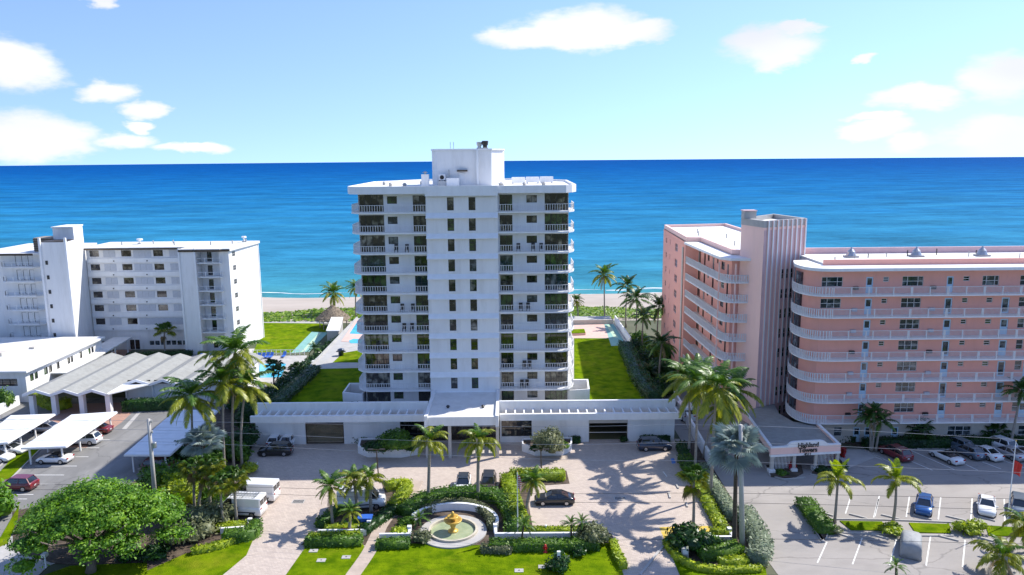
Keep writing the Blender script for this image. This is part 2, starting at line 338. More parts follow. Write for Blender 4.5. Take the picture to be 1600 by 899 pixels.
def sheet(name, poly, z, m, kind='structure', parent=None):
    b = MB(); n = len(poly); a = sum(poly[i][0]*poly[(i+1)%n][1]-poly[(i+1)%n][0]*poly[i][1] for i in range(n))
    if a < 0: poly = poly[::-1]
    b.add([(x,y,z) for x,y in poly], [tuple(range(n))])
    o = b.build(name, m, parent)
    if kind and not parent: o['kind'] = kind
    return o
def slab(name, poly, z0, z1, m, kind='structure', parent=None):
    o = MB().prism(poly, z0, z1).build(name, m, parent)
    if kind and not parent: o['kind'] = kind
    return o
# walls with real openings ------------------------------------------------------
def wall_holes(b, O, ang, L, z0, z1, holes, depth=.18):
    """adds to b a wall face from O along direction ang (outward normal to the right of it), with reveals round each hole (u0,u1,v0,v1)"""
    ux, uy = math.cos(ang), math.sin(ang); nx, ny = -uy, ux      # inward
    P = lambda u, v, d=0: (O[0]+ux*u+nx*d, O[1]+uy*u+ny*d, v)
    holes = [(max(0,h[0]),min(L,h[1]),max(z0,h[2]),min(z1,h[3])) for h in holes]
    us = sorted({0, L, *[round(x,4) for h in holes for x in h[:2]]}); vs = sorted({z0, z1, *[round(x,4) for h in holes for x in h[2:]]})
    for j in range(len(vs)-1):
        run = None
        for i in range(len(us)):
            inside = i == len(us)-1 or any(h[0]-1e-4 <= us[i] and us[i+1] <= h[1]+1e-4 and h[2]-1e-4 <= vs[j] and vs[j+1] <= h[3]+1e-4 for h in holes)
            if not inside and run is None: run = us[i]
            if inside and run is not None:
                b.add([P(run,vs[j]),P(us[i],vs[j]),P(us[i],vs[j+1]),P(run,vs[j+1])], [(0,1,2,3)]); run = None
    for (a, c, d, e) in holes:
        q = [(a,d),(c,d),(c,e),(a,e)]
        for i in range(4):
            p, r = q[i], q[(i+1)%4]; b.add([P(*p),P(*r),P(*r,depth),P(*p,depth)], [(0,3,2,1)])
WC = {}
wrn = random.Random(21)
def window(parent, O, ang, u0, u1, v0, v1, nx=1, ny=1, fm='frame', gm='glass', name='window', inset=.12, fw=.06, split=False, xs=None):
    """frame with mullions set into an opening; the pane, or each pane where they show, is its own sub-part"""
    w, h = u1-u0, v1-v0
    if gm == 'glass': gm = wrn.choice(('glass','glass','glass','glassg','glassg','glassc','glassb'))
    key = (round(w,2),round(h,2),nx,ny,fm,fw,tuple(xs or ()))
    ex = [-w/2+w*t for t in (xs or [i/nx for i in range(nx+1)])]; nx = len(ex)-1
    if key not in WC:
        b = MB(); t = .05
        b.box(-w/2,-w/2+fw,-t,t,0,h).box(w/2-fw,w/2,-t,t,0,h).box(-w/2+fw,w/2-fw,-t,t,0,fw).box(-w/2+fw,w/2-fw,-t,t,h-fw,h)
        for x in ex[1:-1]: b.box(x-fw/2,x+fw/2,-t+.004,t,fw,h-fw)
        for j in range(1,ny): b.box(-w/2+fw,w/2-fw,-t+.008,t,h*j/ny-fw/2,h*j/ny+fw/2)
        WC[key] = b.mesh('window_frame', M[fm])
    ux, uy = math.cos(ang), math.sin(ang); uc = (u0+u1)/2
    pos = (O[0]+ux*uc-uy*inset, O[1]+uy*uc+ux*inset, v0)
    f = link(name, WC[key], parent, pos, ang); f.matrix_parent_inverse = wmat(parent).inverted() if parent else Matrix()
    cells = [(ex[i],ex[i+1],h*j/ny,h*(j+1)/ny) for i in range(nx) for j in range(ny)] if split else [(-w/2,w/2,0,h)]
    for (a,c,d,e) in cells:
        k2 = ('pane',round(c-a,2),round(e-d,2),gm)
        if k2 not in WC:
            p, q = (c-a)/2, (e-d)/2
            WC[k2] = MB().box(-p,p,-.012,.012,-q,q).mesh('pane', M[gm])
        link('pane', WC[k2], f, ((a+c)/2, .028, (d+e)/2))
    return f

# ================================================================== SETTING
def sea_material():
    m = bpy.data.materials.new('sea_water'); m.use_nodes = True; N, L = m.node_tree.nodes, m.node_tree.links; b = N['Principled BSDF']
    g = N.new('ShaderNodeNewGeometry'); sp = N.new('ShaderNodeSeparateXYZ'); L.new(g.outputs['Position'], sp.inputs[0])
    mp = N.new('ShaderNodeMapping'); mp.inputs['Scale'].default_value = (.42, 1, 1); L.new(g.outputs['Position'], mp.inputs[0])
    n = N.new('ShaderNodeTexNoise'); n.inputs['Scale'].default_value = .03; n.inputs['Detail'].default_value = 6; L.new(mp.outputs[0], n.inputs['Vector'])
    # depth of the water grows with distance from the shore: log scale of Y, wavering
    lg = N.new('ShaderNodeMath'); lg.operation = 'LOGARITHM'; lg.inputs[1].default_value = 10
    s = N.new('ShaderNodeMath'); s.operation = 'SUBTRACT'; L.new(sp.outputs[1], s.inputs[0]); s.inputs[1].default_value = 205; L.new(s.outputs[0], lg.inputs[0])
    ad = N.new('ShaderNodeMath'); ad.operation = 'MULTIPLY_ADD'; L.new(n.outputs['Fac'], ad.inputs[0]); ad.inputs[1].default_value = .8; L.new(lg.outputs[0], ad.inputs[2])
    mr = N.new('ShaderNodeMapRange'); mr.inputs['From Min'].default_value = 1.6; mr.inputs['From Max'].default_value = 4.4; L.new(ad.outputs[0], mr.inputs[0])
    r = N.new('ShaderNodeValToRGB'); e = r.color_ramp.elements
    e[0].position = .0; e[0].color = (.085,.31,.32,1); e[1].position = 1; e[1].color = (.0005,.066,.26,1)
    for p, c in ((.16,(.05,.25,.325)),(.32,(.032,.21,.345)),(.47,(.022,.185,.35)),(.62,(.008,.135,.33)),(.8,(.001,.085,.29))):
        q = e.new(p); q.color = (*c,1)
    L.new(mr.outputs[0], r.inputs[0])
    n2 = N.new('ShaderNodeTexNoise'); n2.inputs['Scale'].default_value = .02; n2.inputs['Detail'].default_value = 15; n2.inputs['Roughness'].default_value = .86; L.new(mp.outputs[0], n2.inputs['Vector'])
    hs = N.new('ShaderNodeHueSaturation'); mv = N.new('ShaderNodeMapRange'); mv.inputs['From Min'].default_value = .36; mv.inputs['From Max'].default_value = .64; mv.inputs['To Min'].default_value = .5; mv.inputs['To Max'].default_value = 1.32
    L.new(n2.outputs['Fac'], mv.inputs[0]); L.new(mv.outputs[0], hs.inputs['Value']); L.new(r.outputs[0], hs.inputs['Color']); L.new(hs.outputs[0], b.inputs['Base Color'])
    df = N.new('ShaderNodeBsdfDiffuse'); L.new(hs.outputs[0], df.inputs[0]); gs = N.new('ShaderNodeBsdfGlossy'); gs.inputs['Roughness'].default_value = .35
    bp = N.new('ShaderNodeBump'); bp.inputs['Strength'].default_value = .6; bp.inputs['Distance'].default_value = .5; L.new(n2.outputs['Fac'], bp.inputs['Height']); L.new(bp.outputs[0], df.inputs['Normal']); L.new(bp.outputs[0], gs.inputs['Normal'])
    mx = N.new('ShaderNodeMixShader'); mx.inputs[0].default_value = .02; L.new(df.outputs[0], mx.inputs[1]); L.new(gs.outputs[0], mx.inputs[2]); L.new(mx.outputs[0], N['Material Output'].inputs[0])
    return m
SEA_R = 11400
pts = [(SEA_R*math.cos(R(a)), max(205, SEA_R*math.sin(R(a)))) for a in range(0, 181, 2)]
sheet('sea', [(SEA_R,205)]+pts[1:-1]+[(-SEA_R,205)], -1.0, sea_material())
sheet('ground', [(-5000,-4000),(5000,-4000),(5000,196),(-5000,196)], -.03, M['land'])
# beach: a strip that falls to the water with an uneven edge
b = MB(); xs = [-3000,-1500]+list(range(-400,401,8))+[1500,3000]; rows = [(188,-.02),(206,.05),(214,.0),(222,-.35),(229,-.85),(236,-1.5),(300,-6)]
for x in xs:
    for (y, z) in rows: b.v.append((x, y+(2.2*math.sin(x*.045)+1.3*math.sin(x*.13+1) if y > 200 else 0), z+(.12*math.sin(x*.21+y) if 200 < y < 225 else 0)))
k = len(rows)
for i in range(len(xs)-1):
    for j in range(k-1): b.f.append((i*k+j,(i+1)*k+j,(i+1)*k+j+1,i*k+j+1)); b.m.append(0)
o = b.build('beach', M['sand'], smooth=True); o['kind'] = 'structure'
foam_m = mat('surf_foam', (.85,.86,.86), .8, .1, .4, coords='World', wear=((.35,.62,.62),.5,.9), stretch=(.25,1,1))
for y0, amp, w, x0, x1 in ((228.6,1.0,1.5,-420,420),(238,.8,.55,-230,60),(236.5,.8,.6,30,300)):
    ln = [(x, y0+2.2*math.sin(x*.045)+1.3*math.sin(x*.13+1)+amp*math.sin(x*.31)) for x in range(x0, x1, 4)]
    L1, R1 = offset(ln, w/2); n = len(ln)
    b = MB(); b.add([(p[0],p[1]+random.uniform(-.4,.4),-.955) for p in L1]+[(p[0],p[1]+random.uniform(-.3,.3),-.955) for p in R1], [(i,n+i,n+i+1,i+1) for i in range(n-1)])
    o = b.build('surf_foam', foam_m); tag(o, 'white line of surf foam along the water edge', 'surf', kind='stuff')

# paved and planted ground ------------------------------------------------------
sheet('left_parking_lot', [(-125,128),(-41,128),(-41,78),(-125,78)], 0, M['asphalt'])
sheet('right_parking_lot', [(26.6,60),(110,60),(110,101.5),(44,101.5),(40,112),(28,150),(24.6,150),(24.6,100)], 0, M['asphaltr'])
sheet('paved_forecourt', GP([(392,690),(1062,686),(1070,720),(1128,838),(1152,899)])+[(26,60),(-34,60)]+GP([(345,899),(398,822),(402,765),(380,750)]), .006, M['paver'])
sheet('street', [(-400,36),(400,36),(400,50),(-400,50)], 0, M['asphaltn'])
slab('street_verge', [(-400,50),(400,50),(400,60),(-400,60)], -.03, .03, M['grass'])
slab('sidewalk', [(-400,52.5),(400,52.5),(400,54.2),(-400,54.2)], 0, .05, M['conc'])

# ================================================================== CENTRAL TOWER
TW = empty('apartment_tower', (-7.1,112,0), 'tall white apartment tower with balconies in the centre', 'building')
FL = [33.25-3.01*k for k in range(11)]
YW = 112.5                                     # main wall plane; balconies reach to 111
b = MB()
hl, hr = [], []
for k, z in enumerate(FL):
    hl += [(.05,3.75,z+.05,z+2.55),(4.3,5.75,z+1.2,z+2.3),(8.1,10.0,z+.03,z+2.4)]
    hr += [(.25,2.15,z+.03,z+2.4),(4.25,5.8,z+1.2,z+2.3),(6.95,10.45,z+.05,z+2.55)]
wall_holes(b, (-22.7,YW), 0, 10.2, 0, 35.95, hl); wall_holes(b, (-2.0,YW), 0, 10.5, 0, 35.95, hr)
sideR, sideL, rear = [], [], []
for z in FL:
    sideR += [(.08,2.0,z+.05,z+2.55),(6,8,z+.9,z+2.3),(11,13.5,z+.1,z+2.4),(18,20.5,z+.1,z+2.4)]; sideL += [(23.5-c,23.5-a,d,e) for a,c,d,e in sideR[-4:]]
    rear += [(2,7,z+.1,z+2.4),(10.5,15.5,z+.1,z+2.4)]
wall_holes(b, (8.5,YW), R(90), 23.5, 0, 35.95, sideR); wall_holes(b, (-22.7,136), R(-90), 23.5, 0, 35.95, sideL)
wall_holes(b, (2.0,148), R(180), 18, 0, 35.95, rear)
b.add([(8.5,136,0),(2,148,0),(2,148,35.95),(8.5,136,35.95)], [(0,1,2,3)]); b.add([(-16,148,0),(-22.7,136,0),(-22.7,136,35.95),(-16,148,35.95)], [(0,1,2,3)])
b.build('wall', M['white'], TW)
for k, z in enumerate(FL):
    O, O2 = (-22.7,YW), (-2.0,YW)
    window(TW,O,0,.05,3.75,z+.05,z+2.55,4,1,split=True,gm='glass'); window(TW,O,0,4.3,5.75,z+1.2,z+2.3,2,1); window(TW,O,0,8.1,10.0,z+.03,z+2.4,2,1,name='balcony_door',split=True)
    window(TW,O2,0,.25,2.15,z+.03,z+2.4,2,1,name='balcony_door',split=True); window(TW,O2,0,4.25,5.8,z+1.2,z+2.3,2,1); window(TW,O2,0,6.95,10.45,z+.05,z+2.55,4,1,split=True)
    for (a,c,d,e) in sideR[4*k:4*k+4]: window(TW,(8.5,YW),R(90),a,c,d,e,2,1)
    for (a,c,d,e) in sideL[4*k:4*k+4]: window(TW,(-22.7,136),R(-90),a,c,d,e,2,1)
    for (a,c,d,e) in rear[2*k:2*k+2]: window(TW,(2.0,148),R(180),a,c,d,e,4,1)
# balconies
outL = [(-12.52,YW-.01),(-12.52,111.0),(-21.9,111.0),(-23.0,111.5),(-23.8,112.7),(-24.1,114.2),(-24.1,119),(-22.72,119),(-22.72,YW-.01)]
outR = [(-1.98,YW-.01),(-1.98,111.0),(7.5,111.0),(8.5,111.4),(9.25,112.6),(9.5,114.2),(9.5,119),(8.52,119),(8.52,YW-.01)]
def railing_mesh(line, h=1.05, gap=.36, m='rail', posts=2.2, name='railing', pw=.06, big=.05):
    b = MB()
    for i in range(len(line)-1):
        a, c = Vector((*line[i],0)), Vector((*line[i+1],0)); d = c-a; L = d.length
        b.bar(a+Vector((0,0,h)), c+Vector((0,0,h)), .07, .06); b.bar(a+Vector((0,0,.1)), c+Vector((0,0,.1)), .05, .05)
        n = max(1,int(L/gap))
        for q in range(n+1):
            p = a+d*(q/n); w = big if q % max(1,int(posts/gap)) == 0 else pw
            b.box(p.x-w/2,p.x+w/2,p.y-w/2,p.y+w/2,.0 if w > pw else .1,h)
    return b.mesh(name, M[m])
for out in (outL, outR):
    sm = MB().prism(out, -.2, 0).mesh('balcony', M['white2']); cx = sum(p[0] for p in out)/len(out); s = 1 if cx < -7 else -1
    rl = [(out[1][0]+(-.04 if s > 0 else .04), out[1][1]+.08)]+[(p[0]+(.08 if p[0] < cx else -.08)*(1 if i > 1 else 0), p[1]+.08) for i, p in enumerate(out[2:7])]
    rm = railing_mesh(rl)
    for z in FL[:10]:
        o = link('balcony', sm, TW, (0,0,z), world=True); link('railing', rm, o)
# core
b = MB(); hc = []
for z in FL: hc += [(3.1,4.08,z+.25,z+2.15),(6.25,7.25,z+.25,z+2.15)]
wall_holes(b, (-12.5,110.9), 0, 10.5, 0, 35.7, hc); b.add([(-12.5,110.9,0),(-12.5,YW,0),(-12.5,YW,35.7),(-12.5,110.9,35.7)],[(0,3,2,1)[::-1]]); b.add([(-2,110.9,0),(-2,YW,0),(-2,YW,35.7),(-2,110.9,35.7)],[(0,1,2,3)])
b.build('core_wall', M['white'], TW)
led = MB().add([(-12.53,110.9,-.12),(-1.97,110.9,-.12),(-12.53,110.4,-.8),(-1.97,110.4,-.8),(-12.53,110.4,-.9),(-1.97,110.4,-.9),(-12.53,110.9,-.9),(-1.97,110.9,-.9)],
        [(0,2,3,1),(2,4,5,3),(4,6,7,5),(0,6,4,2),(1,3,5,7)]).mesh('ledge', M['white2'])
for k, z in enumerate(FL):
    for a, c in ((3.1,4.08),(6.25,7.25)): window(TW,(-12.5,110.9),0,a,c,z+.25,z+2.15,1,3)
    if k < 10: link('ledge', led, TW, (0,0,z), world=True)
# roof: fascia band, deck, penthouse
rout = [(-12.6,110.55),(-22.6,110.55),(-23.7,111.5),(-24.4,113.6),(-24.6,136.5),(-16.6,149.6),(2.6,149.6),(10,136.5),(9.7,113.6),(8.9,111.4),(8.0,110.55),(-1.9,110.55)]
rin = [(-12.6,110.95),(-22.3,110.95),(-23.3,111.8),(-24.0,113.7),(-24.2,136.3),(-16.3,149.2),(2.3,149.2),(9.6,136.3),(9.3,113.7),(8.6,111.7),(7.8,110.95),(-1.9,110.95)]
MB().ring(rout, rin, 35.95, 37.05).build('roof_fascia', M['white2'], TW)
MB().prism([(x*.999,y) for x,y in rin], 35.951, 36.75).build('roof', M['roofw'], TW)
MB().box(-12.55,-1.95,110.25,110.548,35.62,37.08).build('core_fascia', M['white2'], TW)
ph = [(-11.4,118),(-3.0,118),(-1.2,120.6),(-1.15,129),(-12.3,129),(-12.3,119.4)]
P = MB().prism(ph, 36.75, 42.25).build('penthouse', M['white'], TW)
MB().ring([(x+(.12 if x > -7 else -.12), y+(-.12 if y < 122 else .12)) for x,y in ph], [(x+(-.2 if x > -7 else .2), y+(.2 if y < 122 else -.2)) for x,y in ph], 42.2, 42.45).build('coping', M['white2'], P)
MB().box(-5.3,-5.0,117.6,117.995,37,42.2).build('pipe', M['white2'], P)
MB().box(-8.3,-6.7,117.3,117.995,39.0,39.25).build('door_canopy', M['bronze'], P)
MB().box(-8.0,-7.1,117.9,117.99,36.76,38.8).build('door', M['white2'], P)
for x in (-12.2,-2.3):
    MB().box(x-.11,x+.11,110.18,110.247,36.1,36.75).build('scupper', M['white2'], TW)
def hvac(name, loc, w, d, h, label, fan=True, m='metal'):
    t = empty(name, loc, label, 'roof equipment'); MB().box(-w/2,w/2,-d/2,d/2,.15,h).build('casing', M[m], t, world=False)
    for x in (-w*.38,w*.38): MB().box(x-.05,x+.05,-d*.45,d*.45,0,.15).build('foot', M['black'], t, world=False)
    if fan: MB().tube([(0,-d/2-.03,h*.55),(0,-d/2+.02,h*.55)],min(w,h)*.33,14).build('fan_grille', M['black'], t, world=False)
hvac('air_conditioner', (-10.6,117.3,37.6), 1.0,.45,1.0, 'small white split unit on the penthouse front, with round fan', m='white2')
MB().box(-11.2,-10.0,117.1,117.5,36.75,37.6).box(-9.65,-9.5,117.5,117.9,37.0,39.3).build('bracket', M['metal'], P)
hvac('air_handler', (-8.9,116.6,36.75), 1.9,1.1,1.3, 'white metal box beside the penthouse door on the tower roof', fan=False, m='white2')
t = empty('roof_vent', (-13.1,116.5,36.75), 'pale square vent tower at left of the penthouse', 'roof equipment'); MB().box(-.55,.55,-.55,.55,0,1.9).build('shaft', M['white'], t, world=False); MB().lathe([(.2,1.9),(.2,2.1),(.45,2.15),(.05,2.4)]).build('cowl', M['metal'], t, world=False)
for i, (x, s, lab, mt) in enumerate(((-4.9,.9,'ribbed grey exhaust fan on the penthouse top','metal'),(-4.0,1.05,'dark green exhaust fan on the penthouse top','frame'))):
    t = empty('exhaust_fan', (x,119.5,42.45), lab, 'roof equipment'); MB().lathe([(.32*s,0),(.32*s,.45*s),(.42*s,.5*s),(.5*s,1.1*s),(.38*s,1.15*s)],n=14).build('hood', M[mt], t, world=False); MB().box(-.45*s,.45*s,-.45*s,.45*s,0,.15).build('base', M['grey'], t, world=False)
for x, h, lab in ((-9.4,1.2,'left thin whip antenna on the penthouse'),(-8.9,1.2,'right thin whip antenna on the penthouse')):
    t = empty('antenna', (x,119.5,42.3), lab, 'antenna'); MB().tube([(0,0,0),(0,0,h)],.045,6).build('mast', M['metal'], t, world=False); MB().box(-.15,.15,-.15,.15,0,.08).build('base_plate', M['metal'], t, world=False)
for i, x in enumerate((1.2,3.6,6.0)):
    t = empty('duct_box', (x,126+i*1.5,36.75), ['white roof duct nearest the penthouse','white roof duct in the middle of its row','white roof duct farthest from the penthouse'][i], 'roof equipment')
    MB().box(-1.1,1.1,-.5,.5,.2,1.1).build('casing', M['white2'], t, world=False); MB().box(-1.0,-.8,-.4,.4,0,.2).box(.8,1.0,-.4,.4,0,.2).build('foot', M['metal'], t, world=False)
for i,(x,y,r) in enumerate(((-19,120,.25),(-16.5,118,.3),(-21,126,.25),(5,117,.3),(2,116,.25),(-15,128,.3),(-1.5,116.2,.4))):
    o = MB().lathe([(r,0),(r*.9,.3),(r*1.3,.34),(r*.4,.6)],(x,y,36.75),10).build('roof_drain', M['grey'], TW)

# garage wings with pergola -------------------------------------------------------
def garage(x0, x1, holes, label, nb, bx0, bx1, lean):
    g = empty('garage_wing', ((x0+x1)/2,109,0), label, 'building')
    b = MB(); wall_holes(b, (x0,105), 0, x1-x0, 0, 6.2, [(h[0]-x0,h[1]-x0,h[2],h[3]) for h in holes], .3)
    b.build('front_wall', M['white'], g)
    b = MB(); b.box(x0,x1,105.3,105.32,3.6,6.2); b.build('wall', M['white'], g)
    MB().box(x0,x1,105.001,105.4,6.201,6.28).build('coping', M['white2'], g)
    MB().box(bx0,bx1,102.4,102.85,4.25,5.2).build('pergola_beam', M['white2'], g)
    cb = MB().add([(x,y,z) for x in (-.1,.1) for y,z in ((102.86,-.3),(104.99,-.3),(104.99,.2),(102.86,.2))],[(0,1,2,3),(7,6,5,4),(0,4,5,1),(1,5,6,2),(2,6,7,3),(3,7,4,0)]).mesh('rafter', M['white2'])
    for i in range(nb):
        x = bx0+.9+(bx1-bx0-1.3)*i/(nb-1); link('rafter', cb, g, (x,0,4.96), world=True)
    return g
GL = garage(-37.5,-12.3,[(-30.3,-24.7,0,3.3),(-16.5,-12.7,.35,3.7)],'left garage wing, white wall and pergola with lattice gate',20,-37.3,-12.35,0)
GR = garage(-1.95,23.5,[(-1.7,2.7,.9,3.6),(11,16.7,0,3.5)],'right garage wing, white wall and pergola with open garage',20,-1.9,23.9,0)
window(GL,(-37.5,105),0,21.0,24.8,.35,3.7,3,1,split=True,inset=.2); window(GR,(-1.95,105),0,.25,4.65,.9,3.6,4,2,split=True,inset=.2)
t = empty('garage_gate', (-27.5,105.15,0), 'ornate bronze lattice gate closing the left garage', 'gate')
b = MB().box(-2.75,2.75,-.06,.06,.08,.2).box(-2.75,2.75,-.06,.06,2.95,3.1).box(-2.75,-2.62,-.06,.06,.2,2.95).box(2.62,2.75,-.06,.06,.2,2.95); b.build('gate_frame', M['bronze'], t, world=False)
brz = mat('pale_bronze_bars',(.36,.30,.20),.5,.15,3,metal=.3); b = MB()
for i in range(34): x = -2.55+i*.155; b.box(x-.03,x+.03,-.03,.03,.2,2.95)
for k in range(9):
    a = k*.3+.3; b.tube([(a*math.cos(R(q)),-.045,1.5+a*.5*math.sin(R(q))) for q in range(0,361,24)],.022,5)
b.build('lattice', brz, t, world=False)
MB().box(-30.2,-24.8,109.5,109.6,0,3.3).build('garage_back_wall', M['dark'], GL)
t = empty('roller_door', (13.85,105.15,0), 'half raised roller door in the right garage opening', 'door')
b = MB(); 
for i in range(5): b.box(-2.8,2.8,-.05+.02*(i%2),.05,2.8+i*.14,2.93+i*.14)
b.build('door_panel', M['beige'], t, world=False); MB().box(-2.8,2.8,-.09,.03,1.35,1.43).build('barrier_bar', M['beige'], t, world=False); MB().box(-2.84,-2.78,-.1,.1,0,3.5).box(2.78,2.84,-.1,.1,0,3.5).build('track', M['beige'], t, world=False)
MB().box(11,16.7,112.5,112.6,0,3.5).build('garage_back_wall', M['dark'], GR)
# entrance canopy
E_ = empty('entrance_canopy', (-7.1,102,0), 'white flat entrance canopy at the foot of the tower', 'canopy')
MB().box(-11.75,-2.45,99.6,110.85,5.45,5.85).build('canopy_roof', M['roofw'], E_)
MB().box(-11.75,-2.45,99.2,99.59,4.75,6.0).build('fascia', M['white2'], E_)
for x in (-12.2,-2.44): MB().box(x,x+.44,98.9,110.8,4.6 if x < -5 else 4.6,6.25).build('side_beam', M['white2'], E_)
for x in (-12.15,-9.0,-5.3,-2.4): MB().box(x,x+.42,99.3,99.8,0,4.74).build('column', M['beige'], E_)
MB().box(-12.1,-2.1,106.2,106.3,0,5.44).build('entrance_glass', M['glassd'], E_)
for i in range(6): x = -11.6+i*1.85; MB().box(x-.05,x+.05,106.05,106.19,0,5.4).build('mullion', M['frame'], E_)
for x in (-9.3,-4.3): MB().lathe([(.18,0),(.18,.2),(.32,.25),(.1,.42)],(x,103.5,5.85),10).build('roof_drain', M['frame'], E_)
MB().box(-12.2,-2,100,106,.006,.1).build('step', M['beige'], E_)
# planters
def planter(poly, label):
    t = empty('planter', (sum(p[0] for p in poly)/len(poly), sum(p[1] for p in poly)/len(poly), 0), label, 'planter'); n = len(poly); cx, cy = t.location[:2]
    inn = [(cx+(x-cx)*.94, cy+(y-cy)*.9) for x,y in poly]
    MB().ring(poly, inn, 0, 1.15).build('planter_wall', M['white2'], t); sheet('soil', inn, .95, M['soil'], None, t); return t
planter([(-22.3,104.2),(-22.0,101.4),(-20.4,99.9),(-15.6,99.6),(-13.4,100.6),(-12.9,103.2),(-13.2,104.6)], 'faceted white planter before the left garage wing')
planter([(1.2,103.6),(1.2,101.6),(3.0,99.9),(6.9,99.9),(8.3,101.7),(8.5,104.0)], 'faceted white planter before the right garage wing')

# garden deck over the garage, and its lawns
DK = 3.3
b = MB(); b.box(-37.4,-12.0,106.0,111,DK-.4,DK).box(-2.2,23.4,106,111,DK-.4,DK).box(-37.4,23.4,111.0,178,DK-.4,DK-.001)
b.box(-37.45,-37.2,105.33,178,0,DK+.35).box(23.15,23.45,105.33,166,0,DK+.35).box(-37.2,23.15,177.8,178,0,DK)
o = b.build('garden_deck', M['grey']); o['kind'] = 'structure'

# ================================================================== PINK APARTMENT BUILDING
PK = empty('pink_apartment_building', (55,108,0), 'pink apartment block with white gallery railings and a fluted tower', 'building')
PF = [21.95-3.06*k for k in range(7)]           # gallery floors, the lowest at 3.6
PXR = 96.0
def pX(px, y=470): return D(px, y, 103.7)[0]
x0w = 43.1
top = dict(w=[(1284,1317)], d=[(1353,1365)], s=[(1380,1389)], w2=[(1410,1443)], d2=[(1479,1490)], s2=[(1505,1515)], w3=[(1535,1561)])
holes = []; wins = []
def put(kind, xa, xb, z):
    u0, u1 = xa-x0w, xb-x0w
    if kind == 'w': h = (u0,u1,z+.95,z+2.35)
    elif kind == 'd': h = (u0,u1,z+.03,z+2.3)
    else: h = (u0,u1,z+1.6,z+2.3)
    if h[0] > .02 and h[1] < PXR-x0w-.02: holes.append(h); wins.append((kind,h))
for k, z in enumerate(PF):
    y = 440+32*k
    if k == 0:
        pat = [('w',1284,1317),('d',1353.5,1364.5),('s',1380,1389),('w',1410,1443),('d',1479.5,1490),('s',1505,1515),('w',1535,1561),('w',1594,1608)]
    else:
        sh = -2.1*(k-1)
        pat = [(a,b+sh,c+sh) for a,b,c in [('w',1282,1314),('d',1351.5,1362.5),('s',1377,1386),('w',1408,1439),('d',1476,1488),('s',1503,1512),('s',1541,1551),('d',1565,1577.5),('n',1592,1603)]]
    for (a, b1, c1) in pat: put('w' if a == 'n' else a, D(b1,y,103.7)[0], D(c1,y,103.7)[0], z)
    for off in (72.5, 83.5):                     # the wing goes on beyond the picture
        put('d', off, off+1.05, z); put('w', off+3, off+5.8, z); put('s', off+7.3, off+8.2, z)
for xa, xb, kd in ((46.2,47.4,'w'),(50.6,51.7,'d'),(49.0,50.0,'d'),(57.4,59.3,'w'),(62.6,66.0,'w'),(68.4,69.7,'w'),(72.8,76,'w'),(54.5,55.5,'d')):
    put(kd, xa, xb, .05)
b = MB(); wall_holes(b, (x0w,103.7), 0, PXR-x0w, 3.6, 25.3, [h for h in holes if h[2] > 3.5], .15); b.build('gallery_wall', M['pink'], PK)
b = MB(); wall_holes(b, (x0w,103.7), 0, PXR-x0w, 0, 3.59, [h for h in holes if h[2] < 3.5], .15); b.build('ground_floor_wall', M['beige'], PK)
rn = random.Random(3)
for kind, h in wins:
    O = (x0w,103.7); w = h[1]-h[0]
    if kind == 'w':
        if w > 2.2: window(PK,O,0,*h,3,2,fm='framew',gm='glassb',split=True,xs=[0,.25,.75,1] if h[2] > 21 else None)
        else: window(PK,O,0,*h,1,2,fm='framew',gm='glassb')
    elif kind == 's': window(PK,O,0,*h,1,2,fm='framew',gm='glass',fw=.07)
    else:
        d = MB().box(-w/2+.002,w/2-.002,-.03,.03,0,h[3]-h[2]).mesh('door', M['bluedoor']); open_ = rn.random() < .22
        o = link('door', d, PK, (O[0]+(h[0]+h[1])/2, O[1]+.08, h[2]), world=True)
        gp = MB().box(-w/2+.18,w/2-.18,-.045,-.031,(.25 if open_ else 1.15),h[3]-h[2]-.18).mesh('door_pane', M['glassb'])
        link('door_pane', gp, o); link('handle', MB().box(w/2-.14,w/2-.07,-.09,-.031,1.0,1.06).mesh('handle', M['metal']), o)
# window sills and white surrounds are part of the frames; the small boxes under the windows are wall air conditioners
for k, z in enumerate(PF):
    for px in (1337,1458):
        x = D(px-2*k, 440+32*k, 103.7)[0]; MB().box(x-.35,x+.35,103.35,103.69,z+.55,z+.98).build('air_conditioner_box', M['shutter'] if k % 3 else M['frame'], PK)
# curved end of the gallery wall and the lift lobby
cw = smooth_line([(42.3,111.4),(41.9,108.2),(41.95,106.0),(42.35,104.5),(43.1,103.7)],5)
b = MB()
for i in range(len(cw)-1):
    (xa,ya),(xb,yb) = cw[i],cw[i+1]; b.add([(xa,ya,3.6),(xb,yb,3.6),(xb,yb,25.3),(xa,ya,25.3)],[(0,1,2,3)])
b.build('curved_wall', M['pink'], PK, smooth=True)
for z in PF: MB().box(41.6,41.88,107.2,109.2,z+.05,z+2.5).build('lobby_glass', M['glassb'], PK)
rl = smooth_line([(41.7,110.8),(40.65,107.6),(40.6,105.0),(41.2,103.3),(42.4,102.3),(44.2,102.0)],5)+[(x,102.0) for x in (50,55,60,65,70,75,80,85,90,PXR)]
inner = cw+[(PXR,103.69)]
so = rl+[(PXR,103.695)]+[(x,y-.003) for x,y in cw[::-1]]
smesh = MB().prism(so,-.17,0).mesh('gallery', M['white2'])
ln = [(x*1.0+(.06 if i < 20 else 0), y+.08) for i,(x,y) in enumerate(rl)]
rmesh = railing_mesh(ln, 1.12, .16, 'rail', 2.4, pw=.028, big=.12)
for z in PF:
    o = link('gallery', smesh, PK, (0,0,z), world=True); link('railing', rmesh, o)
